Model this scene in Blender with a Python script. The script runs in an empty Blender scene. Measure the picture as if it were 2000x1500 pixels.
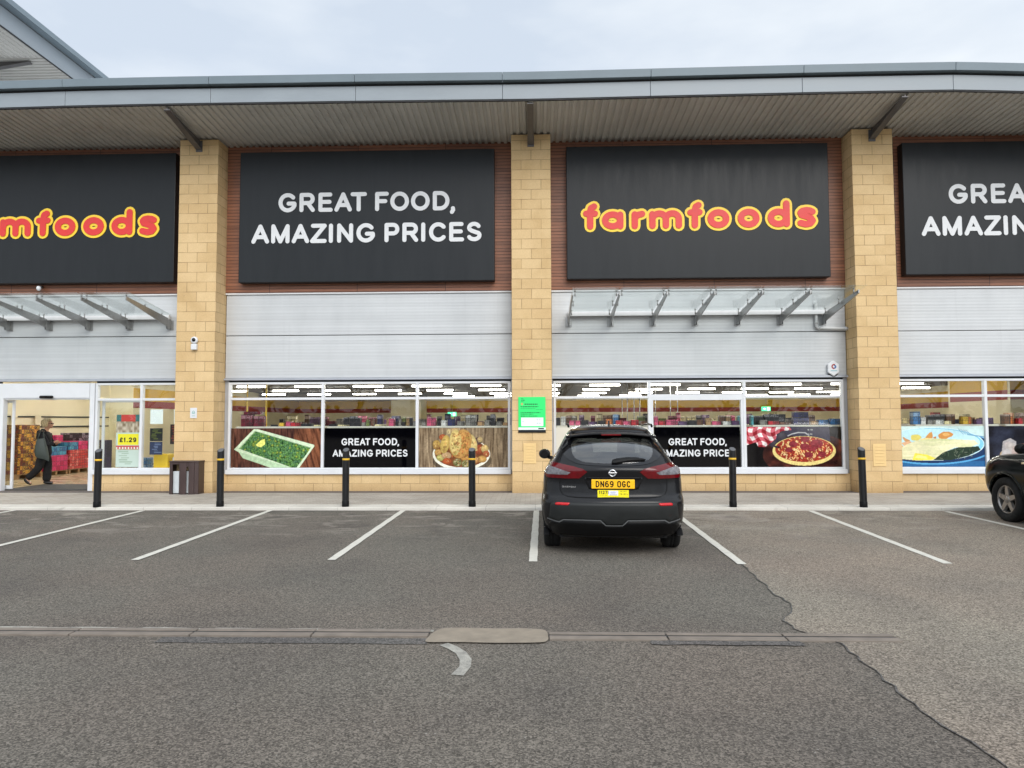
import bpy, bmesh, math, random
import numpy as np
from mathutils import Vector, Matrix
from mathutils.bvhtree import BVHTree
from mathutils.geometry import delaunay_2d_cdt

S = bpy.context.scene
COL = S.collection
R = math.radians
rng = random.Random(11)

# ------------------------------------------------------------------ camera
CAM = (0.0, -15.6876, 1.6449)
PITCH, YAW, ROLL = R(2.9709), R(1.8374), R(0.1943)
cd = bpy.data.cameras.new("camera")
cam = bpy.data.objects.new("camera", cd)
COL.objects.link(cam)
f = Vector((-math.sin(YAW) * math.cos(PITCH), math.cos(YAW) * math.cos(PITCH), math.sin(PITCH)))
r0 = Vector((math.cos(YAW), math.sin(YAW), 0))
u0 = r0.cross(f)
rr = r0 * math.cos(ROLL) - u0 * math.sin(ROLL)
uu = r0 * math.sin(ROLL) + u0 * math.cos(ROLL)
mw = Matrix((rr, uu, -f)).transposed().to_4x4()
mw.translation = CAM
cam.matrix_world = mw
cd.sensor_width = 36
cd.lens = 1387 / 2000 * 36
cd.clip_start = 0.05
cd.clip_end = 2000
S.camera = cam

# ------------------------------------------------------------------ world, sun, exposure
SUN_EL, SUN_AZ = 36.0, 160.0          # azimuth clockwise from +Y: behind the camera, a little to the right
w = bpy.data.worlds.new("World")
S.world = w
w.use_nodes = True
nt = w.node_tree
nt.nodes.clear()
def wn(t, **k):
    n = nt.nodes.new(t)
    for a, b in k.items():
        setattr(n, a, b)
    return n
out = wn("ShaderNodeOutputWorld")
bg = wn("ShaderNodeBackground")
bg.inputs[1].default_value = 0.1
sky = wn("ShaderNodeTexSky", sky_type='NISHITA', sun_disc=False)
sky.sun_elevation = R(SUN_EL)
sky.sun_rotation = R(SUN_AZ)
tc = wn("ShaderNodeTexCoord")
mp = wn("ShaderNodeMapping")
mp.inputs['Scale'].default_value = (1.6, 1.6, 4.5)
no = wn("ShaderNodeTexNoise")
no.inputs['Scale'].default_value = 1.7
no.inputs['Detail'].default_value = 5
no.inputs['Roughness'].default_value = 0.5
ra = wn("ShaderNodeValToRGB")
ra.color_ramp.elements[0].position = 0.36
ra.color_ramp.elements[0].color = (5.45, 6.1, 6.95, 1)
ra.color_ramp.elements[1].position = 0.66
ra.color_ramp.elements[1].color = (7.6, 8.0, 8.35, 1)
# overcast cloud is thinner, so brighter, round the hidden sun and overhead
sd = Vector((math.sin(R(SUN_AZ)) * math.cos(R(SUN_EL)), math.cos(R(SUN_AZ)) * math.cos(R(SUN_EL)), math.sin(R(SUN_EL))))
dt = wn("ShaderNodeVectorMath", operation='DOT_PRODUCT')
dt.inputs[1].default_value = sd
mr = wn("ShaderNodeMapRange")
mr.inputs['From Min'].default_value = -0.2
mr.inputs['From Max'].default_value = 1.0
mr.inputs['To Min'].default_value = 1.0
mr.inputs['To Max'].default_value = 1.9
sc_ = wn("ShaderNodeVectorMath", operation='SCALE')
mx = wn("ShaderNodeMix", data_type='RGBA')
mx.inputs[0].default_value = 0.88
L = nt.links.new
L(tc.outputs['Generated'], mp.inputs[0]); L(mp.outputs[0], no.inputs[0]); L(no.outputs[0], ra.inputs[0])
L(tc.outputs['Generated'], dt.inputs[0]); L(dt.outputs['Value'], mr.inputs[0])
L(ra.outputs[0], sc_.inputs[0]); L(mr.outputs[0], sc_.inputs['Scale'])
L(sky.outputs[0], mx.inputs[6]); L(sc_.outputs[0], mx.inputs[7])
L(mx.outputs[2], bg.inputs[0]); L(bg.outputs[0], out.inputs[0])

sl = bpy.data.lights.new("sun", 'SUN')
sl.energy = 1.5
sl.angle = R(38)
sl.color = (1.0, 0.95, 0.88)
so = bpy.data.objects.new("sun", sl)
COL.objects.link(so)
so.rotation_euler = sd.to_track_quat('Z', 'Y').to_euler()
so.location = (5, -20, 30)

vs = S.view_settings
vs.view_transform = 'Standard'
vs.look = 'None'
vs.exposure = 0.42
vs.gamma = 1
S.render.engine = 'CYCLES'
S.cycles.use_denoising = True
S.cycles.max_bounces = 10
S.cycles.diffuse_bounces = 5
S.cycles.transparent_max_bounces = 12
S.cycles.sample_clamp_indirect = 6

# ------------------------------------------------------------------ materials
def lin(c):
    c = np.asarray(c, float) / 255.0
    return np.where(c <= 0.04045, c / 12.92, ((c + 0.055) / 1.055) ** 2.4)

class NT:
    def __init__(s, name):
        s.m = bpy.data.materials.new(name)
        s.m.use_nodes = True
        s.t = s.m.node_tree
        s.t.nodes.clear()
        s.out = s.t.nodes.new("ShaderNodeOutputMaterial")
    def n(s, t, props=None, **ins):
        n = s.t.nodes.new(t)
        for k, v in (props or {}).items():
            setattr(n, k, v)
        for k, v in ins.items():
            k = k.replace('_', ' ')
            s.set(n, k, v)
        return n
    def set(s, n, k, v):
        i = n.inputs[int(k)] if k.isdigit() else n.inputs[k]
        if isinstance(v, bpy.types.NodeSocket):
            s.t.links.new(v, i)
        elif isinstance(v, bpy.types.Node):
            s.t.links.new(v.outputs[0], i)
        else:
            if hasattr(i.default_value, '__len__') and hasattr(v, '__len__') and len(i.default_value) == 4 and len(v) == 3:
                v = tuple(v) + (1,)
            i.default_value = v
    def obj(s):
        return s.n("ShaderNodeTexCoord").outputs['Object']
    def map(s, vec, scale=(1, 1, 1), loc=(0, 0, 0)):
        return s.n("ShaderNodeMapping", Vector=vec, Scale=scale, Location=loc).outputs[0]
    def noise(s, vec, scale, detail=3, rough=0.55, dist=0.0):
        return s.n("ShaderNodeTexNoise", Vector=vec, Scale=scale, Detail=detail, Roughness=rough, Distortion=dist).outputs[0]
    def ramp(s, fac, stops):
        r = s.n("ShaderNodeValToRGB", Fac=fac)
        e = r.color_ramp.elements
        while len(e) < len(stops):
            e.new(0.5)
        for q, (p, c) in zip(e, stops):
            q.position = p
            q.color = (c, c, c, 1) if isinstance(c, (int, float)) else tuple(c) + (1,)
        return r.outputs[0]
    def mix(s, fac, a, b, mode='MIX'):
        m = s.n("ShaderNodeMix", {'data_type': 'RGBA', 'blend_type': mode})
        s.set(m, '0', fac); s.set(m, '6', a); s.set(m, '7', b)
        return m.outputs[2]
    def math(s, op, a, b=0.0):
        m = s.n("ShaderNodeMath", {'operation': op})
        s.set(m, '0', a); s.set(m, '1', b)
        return m.outputs[0]
    def bump(s, h, strength=0.3, dist=0.01):
        return s.n("ShaderNodeBump", Height=h, Strength=strength, Distance=dist).outputs[0]
    def pbr(s, **k):
        b = s.n("ShaderNodeBsdfPrincipled")
        for a, v in k.items():
            s.set(b, a.replace('_', ' '), v)
        s.t.links.new(b.outputs[0], s.out.inputs[0])
        return s.m

def M(name, col, rough=0.5, metal=0.0, var=0.10, scale=5.0, bump=0.0, srgb=True, stretch=(1, 1, 1), coat=0.0, spec=0.5):
    """plain painted / moulded surface with slight procedural mottling"""
    t = NT(name)
    c = lin(col) if srgb else np.asarray(col)
    v = t.map(t.obj(), stretch)
    nz = t.noise(v, scale, 4)
    a = tuple(np.clip(c * (1 - var), 0, 1)); b = tuple(np.clip(c * (1 + var), 0, 1))
    colr = t.ramp(nz, [(0.3, a), (0.7, b)])
    rg = t.ramp(nz, [(0.3, max(0.02, rough * 0.85)), (0.7, min(1, rough * 1.12))])
    k = dict(Base_Color=colr, Roughness=rg, Metallic=metal, Specular_IOR_Level=spec)
    if coat:
        k['Coat_Weight'] = coat; k['Coat_Roughness'] = 0.04
    if bump:
        k['Normal'] = t.bump(t.noise(v, scale * 12, 4), bump, 0.004)
    return t.pbr(**k)

def m_emit(name, col, strength):
    t = NT(name)
    e = t.n("ShaderNodeEmission", Color=tuple(col), Strength=strength)
    t.t.links.new(e.outputs[0], t.out.inputs[0])
    return t.m

def m_glass(name, tint=(1, 1, 1), refl=1.0, ior=1.5, rough=0.0):
    t = NT(name)
    bf = t.n("ShaderNodeNewGeometry").outputs['Backfacing']
    io = t.n("ShaderNodeMapRange", Value=bf, To_Min=ior, To_Max=1.0 / ior).outputs[0]   # thin sheet: same reflection from both sides
    fr = t.n("ShaderNodeFresnel", IOR=io)
    fac = t.math('MULTIPLY', fr.outputs[0], refl)
    tr = t.n("ShaderNodeBsdfTransparent", Color=tuple(tint))
    gl = t.n("ShaderNodeBsdfGlossy", Color=(1, 1, 1), Roughness=rough)
    mm = t.n("ShaderNodeMixShader")
    t.t.links.new(fac, mm.inputs[0]); t.t.links.new(tr.outputs[0], mm.inputs[1]); t.t.links.new(gl.outputs[0], mm.inputs[2])
    t.t.links.new(mm.outputs[0], t.out.inputs[0])
    return t.m

def m_print(name, rough=0.3, spec=0.5):
    t = NT(name)
    a = t.n("ShaderNodeVertexColor", {'layer_name': 'Col'})
    nz = t.noise(t.obj(), 3.0, 2)
    rg = t.ramp(nz, [(0.3, rough * 0.9), (0.7, rough * 1.1)])
    return t.pbr(Base_Color=a.outputs[0], Roughness=rg, Specular_IOR_Level=spec)

def m_asphalt(name, lo, hi, stain=0.0, tone=(1, 1, 1)):
    t = NT(name)
    o = t.obj()
    vor = t.n("ShaderNodeTexVoronoi", Vector=o, Scale=105.0)
    st = t.n("ShaderNodeSeparateColor", Color=vor.outputs['Color'])
    fine = t.noise(o, 190.0, 3, 0.7)
    mid = t.noise(o, 26.0, 4, 0.65)
    g = t.math('ADD', t.math('MULTIPLY', st.outputs[0], 0.55), t.math('MULTIPLY', fine, 0.45))
    g = t.math('ADD', t.math('MULTIPLY', g, 0.78), t.math('MULTIPLY', mid, 0.22))
    col = t.ramp(g, [(0.27, lo), (0.52, tuple((np.array(lo) * 0.55 + np.array(hi) * 0.45))), (0.74, hi)])
    big = t.noise(o, 0.55, 5, 0.6, 0.6)
    col = t.mix(1.0, col, t.ramp(big, [(0.3, (0.80, 0.79, 0.80)), (0.5, (1.0, 0.985, 0.97)), (0.72, (1.15, 1.13, 1.1))]), 'MULTIPLY')
    hue = t.noise(o, 0.35, 2)
    col = t.mix(1.0, col, t.ramp(hue, [(0.35, (0.98, 1.0, 1.0)), (0.65, (1.04, 0.985, 0.97))]), 'MULTIPLY')
    if stain:
        # dried puddle marks and oil drips in the bays next to the kerb
        sep = t.n("ShaderNodeSeparateXYZ", Vector=o)
        band = t.ramp(t.n("ShaderNodeMapRange", Value=sep.outputs[1], From_Min=-6.4, From_Max=-2.5).outputs[0], [(0.0, 0.0), (0.45, 0.55), (0.9, 1.0)])
        nz = t.noise(t.map(o, (0.85, 1.5, 1)), 1.25, 7, 0.66, 0.9)
        pale = t.math('MULTIPLY', t.ramp(nz, [(0.53, 0.0), (0.62, 1.0)]), band)
        col = t.mix(t.math('MULTIPLY', pale, 0.6 * stain), col, (0.36, 0.335, 0.30))
        dz = t.noise(t.map(o, (1.0, 1.5, 1), (7, 3, 0)), 1.0, 6, 0.6, 0.8)
        dark = t.math('MULTIPLY', t.ramp(dz, [(0.54, 0.0), (0.66, 1.0)]), band)
        col = t.mix(t.math('MULTIPLY', dark, 0.68 * stain), col, (0.055, 0.05, 0.048))
    # odd pale stones and specks of litter
    v2 = t.n("ShaderNodeTexVoronoi", Vector=o, Scale=30.0)
    s2 = t.n("ShaderNodeSeparateColor", Color=v2.outputs['Color'])
    spk = t.math('MULTIPLY', t.ramp(s2.outputs[1], [(0.965, 0.0), (0.97, 1.0)]), t.ramp(v2.outputs['Distance'], [(0.16, 1.0), (0.22, 0.0)]))
    col = t.mix(t.math('MULTIPLY', spk, 0.5), col, (0.42, 0.41, 0.39))
    col = t.mix(1.0, col, tone, 'MULTIPLY')
    return t.pbr(Base_Color=col, Roughness=0.88, Specular_IOR_Level=0.35, Normal=t.bump(g, 0.55, 0.006))

def m_stone(name, x0, z0=0.0):
    t = NT(name)
    o = t.n("ShaderNodeSeparateXYZ", Vector=t.obj())
    u = t.math('ADD', t.math('ADD', o.outputs[0], o.outputs[1]), -x0)
    v = t.math('ADD', o.outputs[2], -z0)
    vec = t.n("ShaderNodeCombineXYZ", X=u, Y=v, Z=0.0).outputs[0]
    br = t.n("ShaderNodeTexBrick", {'offset': 0.5, 'offset_frequency': 2}, Vector=vec, Scale=1.0, Mortar_Size=0.0065, Mortar_Smooth=0.35, Bias=0.0,
             Brick_Width=0.445, Row_Height=0.225, Color1=(0.0, 0.0, 0.0), Color2=(1, 1, 1), Mortar=(0.5, 0.5, 0.5))
    tone = t.ramp(br.outputs[0], [(0.0, (0.605, 0.428, 0.222)), (0.4, (0.645, 0.466, 0.248)), (0.75, (0.67, 0.49, 0.268)), (1.0, (0.63, 0.444, 0.232))])
    grain = t.noise(t.obj(), 34.0, 5, 0.7)
    tone = t.mix(1.0, tone, t.ramp(grain, [(0.3, 0.90), (0.7, 1.07)]), 'MULTIPLY')
    patch = t.noise(t.obj(), 1.3, 4, 0.6, 0.4)
    tone = t.mix(1.0, tone, t.ramp(patch, [(0.32, (0.9, 0.87, 0.82)), (0.6, (1.03, 1.03, 1.03))]), 'MULTIPLY')
    # splash dirt at the foot, the odd chip
    foot = t.ramp(t.math('ADD', v, t.math('MULTIPLY', grain, 0.22)), [(0.16, 0.45), (0.36, 0.0)])
    tone = t.mix(foot, tone, (0.30, 0.19, 0.09))
    chip = t.ramp(t.noise(t.obj(), 9.0, 2, 0.5), [(0.755, 0.0), (0.775, 1.0)])
    tone = t.mix(t.math('MULTIPLY', chip, 0.5), tone, (0.2, 0.14, 0.08))
    mj = t.ramp(t.noise(t.obj(), 2.4, 3), [(0.35, (0.50, 0.35, 0.18)), (0.62, (0.26, 0.165, 0.08))])
    col = t.mix(br.outputs['Fac'], tone, mj)
    h = t.math('ADD', t.math('MULTIPLY', br.outputs['Fac'], -1.0), t.math('MULTIPLY', grain, 0.35))
    return t.pbr(Base_Color=col, Roughness=0.9, Specular_IOR_Level=0.3, Normal=t.bump(h, 0.5, 0.006))

def m_cladding(name, bright=1.0):
    t = NT(name)
    o = t.obj()
    wv = t.n("ShaderNodeTexWave", {'wave_type': 'BANDS', 'bands_direction': 'Z', 'wave_profile': 'TRI'}, Vector=o, Scale=4.4, Distortion=0.0)
    ss = t.noise(t.map(o, (1.2, 1, 0.6)), 1.2, 4, 0.55)
    hh = t.noise(t.map(o, (0.12, 1, 22)), 1.0, 2, 0.5)
    c = t.ramp(ss, [(0.25, tuple(np.array((0.475, 0.49, 0.50)) * bright)), (0.6, tuple(np.array((0.535, 0.55, 0.56)) * bright))])
    c = t.mix(1.0, c, t.ramp(hh, [(0.3, 0.93), (0.7, 1.05)]), 'MULTIPLY')
    run = t.ramp(t.noise(t.map(o, (9, 1, 0.25)), 1.0, 4, 0.6), [(0.60, 0.0), (0.74, 1.0)])
    c = t.mix(t.math('MULTIPLY', run, 0.10), c, (0.26, 0.27, 0.27))
    return t.pbr(Base_Color=c, Roughness=0.45, Metallic=0.1, Normal=t.bump(wv.outputs[0], 0.24, 0.005))

def m_timber(name):
    t = NT(name)
    o = t.n("ShaderNodeSeparateXYZ", Vector=t.obj())
    vec = t.n("ShaderNodeCombineXYZ", X=o.outputs[0], Y=o.outputs[2], Z=0.0).outputs[0]
    br = t.n("ShaderNodeTexBrick", {'offset': 0.0, 'offset_frequency': 1}, Vector=vec, Scale=1.0, Mortar_Size=0.006, Mortar_Smooth=0.1, Bias=0.0,
             Brick_Width=2.05, Row_Height=0.075, Color1=(0, 0, 0), Color2=(1, 1, 1), Mortar=(0, 0, 0))
    g = t.noise(t.map(t.obj(), (1.2, 1, 38)), 1.6, 5, 0.65, 0.5)
    c = t.ramp(g, [(0.25, (0.155, 0.054, 0.025)), (0.55, (0.27, 0.108, 0.056)), (0.8, (0.37, 0.165, 0.092))])
    c = t.mix(1.0, c, t.ramp(br.outputs[0], [(0.0, 0.82), (1.0, 1.15)]), 'MULTIPLY')
    c = t.mix(br.outputs['Fac'], c, (0.04, 0.017, 0.01))
    return t.pbr(Base_Color=c, Roughness=0.45, Normal=t.bump(t.math('MULTIPLY', br.outputs['Fac'], -1.0), 0.5, 0.006))

def m_paving(name, c1, c2, bw=0.2, bh=0.1, mort=0.006, mcol=(0.3, 0.27, 0.23), off=0.5):
    t = NT(name)
    o = t.obj()
    br = t.n("ShaderNodeTexBrick", {'offset': off, 'offset_frequency': 2}, Vector=o, Scale=1.0, Mortar_Size=mort, Mortar_Smooth=0.3, Bias=0.0,
             Brick_Width=bw, Row_Height=bh, Color1=tuple(c1), Color2=tuple(c2), Mortar=tuple(mcol))
    big = t.noise(o, 0.8, 5, 0.62, 0.5)
    c = t.mix(1.0, br.outputs[0], t.ramp(big, [(0.3, (0.78, 0.765, 0.75)), (0.65, (1.06, 1.05, 1.04))]), 'MULTIPLY')
    sp = t.ramp(t.noise(t.map(o, (1, 2.2, 1)), 2.3, 5, 0.6, 0.8), [(0.62, 0.0), (0.72, 1.0)])
    c = t.mix(t.math('MULTIPLY', sp, 0.4), c, (0.2, 0.18, 0.155))
    fine = t.noise(o, 60.0, 4, 0.7)
    c = t.mix(1.0, c, t.ramp(fine, [(0.3, 0.9), (0.7, 1.08)]), 'MULTIPLY')
    return t.pbr(Base_Color=c, Roughness=0.88, Specular_IOR_Level=0.3, Normal=t.bump(t.math('ADD', t.math('MULTIPLY', br.outputs['Fac'], -1.0), fine), 0.4, 0.005))

def m_paint(name, c, wear=0.5):
    """road paint: thin, worn through to the stone in places"""
    t = NT(name)
    o = t.obj()
    nz = t.noise(o, 9.0, 6, 0.72, 0.3)
    fz = t.noise(o, 140.0, 3, 0.7)
    k = t.math('ADD', t.math('MULTIPLY', nz, 0.6), t.math('MULTIPLY', fz, 0.4))
    col = t.ramp(k, [(0.36, (0.14, 0.135, 0.125)), (0.36 + 0.12 * wear, tuple(np.array(c) * 0.82)), (0.75, c)])
    return t.pbr(Base_Color=col, Roughness=0.8, Normal=t.bump(fz, 0.35, 0.004))

def m_carpaint(name, base, rough=0.14, spec=0.3):
    t = NT(name)
    fl = t.noise(t.obj(), 900.0, 1)
    dirt = t.noise(t.obj(), 3.0, 5, 0.6)
    z = t.n("ShaderNodeSeparateXYZ", Vector=t.obj()).outputs[2]
    low = t.math('MULTIPLY', t.ramp(z, [(0.25, 1.0), (0.8, 0.0)]), t.ramp(dirt, [(0.35, 0.0), (0.7, 0.7)]))
    c = t.ramp(fl, [(0.3, tuple(np.array(base) * 0.8)), (0.7, tuple(np.array(base) * 1.35))])
    c = t.mix(t.math('MULTIPLY', low, 0.12), c, (0.10, 0.09, 0.075))
    rg = t.ramp(dirt, [(0.3, rough), (0.75, rough * 1.8)])
    return t.pbr(Base_Color=c, Metallic=0.0, Roughness=rg, Specular_IOR_Level=spec)

P = {}
P['asphalt'] = m_asphalt("car_park_asphalt", (0.044, 0.041, 0.036), (0.238, 0.223, 0.200), 1.0, (.90, .875, .84))
P['asphalt_pale'] = m_asphalt("older_pale_asphalt", (0.078, 0.068, 0.055), (0.375, 0.338, 0.283), 0.8, (.93, .92, .91))
P['tar'] = m_asphalt("tar_repair", (0.036, 0.036, 0.036), (0.165, 0.16, 0.153))
P['seam'] = M("tar_seam", (78, 75, 73), 0.85, var=0.3, scale=30)
P['concrete'] = M("concrete", (134, 124, 110), 0.9, var=0.16, scale=9, bump=0.5)
P['kerb'] = m_paving("kerb_concrete", (0.58, 0.56, 0.51), (0.66, 0.635, 0.58), 0.915, 2.0, 0.005, (0.4, 0.38, 0.34), 0.0)
P['paving'] = m_paving("block_paving", (0.385, 0.35, 0.305), (0.46, 0.425, 0.375))
P['margin'] = M("dark_gravel_margin", (98, 90, 86), 0.95, var=0.3, scale=40, bump=0.6)
P['paint'] = m_paint("white_road_paint", (0.66, 0.64, 0.57))
P['stone_l'] = m_stone("stone_blocks_left", -8.078, 0.08)
P['stone_c'] = m_stone("stone_blocks_centre", -0.505, 0.08)
P['stone_r'] = m_stone("stone_blocks_right", 7.047, 0.08)
P['plinth'] = m_stone("stone_plinth", 0.1, 0.0)
P['clad'] = m_cladding("ribbed_metal_cladding")
P['timber'] = m_timber("timber_cladding")
P['white'] = M("white_powder_coat", (212, 214, 217), 0.35, var=0.04, scale=3)
P['white_d'] = M("white_laminate", (214, 210, 198), 0.5, var=0.05, scale=3)
P['trim'] = M("pale_metal_trim", (216, 217, 218), 0.4, var=0.05)
P['grey_trim'] = M("grey_metal_trim", (172, 176, 184), 0.4, metal=0.3, var=0.05)
P['dark'] = M("dark_shadow_gap", (38, 38, 40), 0.7, var=0.1)
P['fascia'] = M("grey_blue_fascia_metal", (138, 146, 152), 0.42, metal=0.0, var=0.06, scale=1.2, stretch=(1, 1, 3))
P['gutter'] = M("grey_blue_gutter_metal", (112, 125, 133), 0.42, metal=0.0, var=0.07, scale=1.2)
P['soffit'] = M("soffit_sheet", (190, 189, 184), 0.6, metal=0.0, var=0.07, scale=1.4)
P['steel'] = M("painted_steel", (98, 96, 96), 0.5, metal=0.3, var=0.12, scale=9)
P['galv'] = M("brushed_steel", (158, 158, 157), 0.35, metal=0.75, var=0.08, scale=16)
P['sign'] = M("charcoal_sign_face", (28, 31, 34), 0.36, spec=.28, var=0.16, scale=1.6, stretch=(3.5, 1, 0.5))
P['letter'] = M("white_sign_letter", (214, 216, 218), 0.45, var=0.03)
P['red'] = M("red_sign_letter", (220, 52, 48), 0.4, var=0.03)
P['yellow'] = M("yellow_sign_letter", (246, 208, 52), 0.4, var=0.03)
P['glass'] = m_glass("clear_glass", (0.93, 0.96, 0.95), 1.0)
P['cglass'] = m_glass("canopy_glass", (0.95, 0.975, 0.97), 1.0)
P['cream'] = M("cream_wall_paint", (238, 229, 196), 0.7, var=0.04, scale=1.0)
P['wyellow'] = M("yellow_wall_band", (222, 176, 42), 0.6, var=0.04)
P['wred'] = M("red_wall_band", (150, 48, 40), 0.6, var=0.04)
P['ceil'] = M("dark_ceiling", (84, 79, 70), 0.8, var=0.12, scale=2)
P['floor'] = M("vinyl_shop_floor", (190, 174, 140), 0.28, var=0.07, scale=1.5)
P['mat'] = M("entrance_mat", (72, 70, 68), 0.95, var=0.2, scale=30, bump=0.5)
P['lamp'] = m_emit("lit_diffuser", (1.0, 0.95, 0.86), 20.0)
P['lamp_fill'] = m_emit("added_fill_diffuser", (1.0, 0.95, 0.86), 75.0)
P['exit'] = m_emit("lit_exit_sign", (0.10, 0.85, 0.38), 1.5)
P['exitw'] = m_emit("lit_exit_figure", (0.85, 1.0, 0.9), 2.2)
P['bollard'] = M("black_bollard_coating", (15, 15, 17), 0.4, var=0.25, scale=14)
P['bcap'] = M("grey_bollard_cap", (98, 100, 103), 0.35, var=0.1)
P['band'] = M("yellow_reflective_band", (222, 176, 44), 0.4, var=0.06)
P['bin'] = M("dark_brown_bin_metal", (62, 47, 45), 0.42, var=0.16, scale=7, stretch=(1, 1, 0.4))
P['liner'] = M("pale_galvanised_liner", (196, 202, 206), 0.5, var=0.08)
P['black'] = M("black_plastic", (12, 12, 13), 0.5, var=0.1, spec=.2)
P['vent'] = M("buff_vent_plastic", (222, 190, 132), 0.6, var=0.05)
P['print'] = m_print("printed_vinyl", 0.12, 0.5)
P['printm'] = m_print("printed_card", 0.45, 0.4)
P['blackv'] = M("black_gloss_vinyl", (3, 3, 6), 0.04, var=0.1, spec=.4)
P['green'] = M("green_sign_face", (58, 220, 118), 0.4, var=0.03)
P['carp'] = m_carpaint("black_car_paint", (0.009, 0.009, 0.010))
P['carp2'] = m_carpaint("dark_green_car_paint", (0.004, 0.006, 0.0055), 0.10, 0.16)
P['clad_car'] = M("grey_black_bumper_plastic", (33, 35, 35), 0.5, spec=.35, var=0.1, scale=9)
P['carglass'] = m_glass("tinted_car_glass", (0.36, 0.38, 0.38), 2.6, 1.52)
P['carglass_side'] = m_glass("car_side_glass", (0.22, 0.23, 0.24), 1.5, 1.52)
P['frit'] = M("black_glass_border", (14, 14, 17), 0.06, var=0.1)
P['redlamp'] = M("red_lamp_lens", (92, 6, 14), 0.1, var=0.2, scale=20)
P['redlamp2'] = M("red_reflector", (190, 22, 30), 0.15, var=0.15, scale=40)
P['clearlamp'] = M("clear_lamp_lens", (112, 110, 114), 0.1, var=0.4, scale=30)
P['chrome'] = M("chrome", (225, 226, 228), 0.15, metal=0.85, var=0.04)
P['tyre'] = M("tyre_rubber", (15, 15, 15), 0.9, var=0.2, scale=20)
P['alloy'] = M("alloy_wheel", (150, 146, 142), 0.3, metal=0.7, var=0.1)
P['plate'] = M("yellow_number_plate", (250, 190, 22), 0.3, var=0.03)
P['seatc'] = M("dark_car_seat", (30, 30, 32), 0.8, var=0.15)
P['amber'] = M("pale_indicator_lens", (225, 205, 170), 0.15, var=0.1)
P['skin'] = M("skin", (198, 150, 122), 0.55, var=0.06)
P['hair'] = M("blonde_grey_hair", (206, 186, 146), 0.65, var=0.25, scale=40)
P['coat'] = M("black_coat_cloth", (20, 20, 26), 0.85, var=0.25, scale=10, bump=0.3)
P['trousers'] = M("black_trouser_cloth", (15, 15, 18), 0.9, var=0.2, scale=10)
P['bag'] = M("dark_green_grey_bag", (62, 71, 68), 0.55, var=0.15)
P['shoe'] = M("black_shoe_leather", (14, 13, 15), 0.4, var=0.1)
P['wood'] = M("pallet_wood", (150, 120, 84), 0.8, var=0.2, scale=12)
P['grass_pipe'] = M("grey_plastic_pipe", (190, 192, 192), 0.4, var=0.05)

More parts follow.
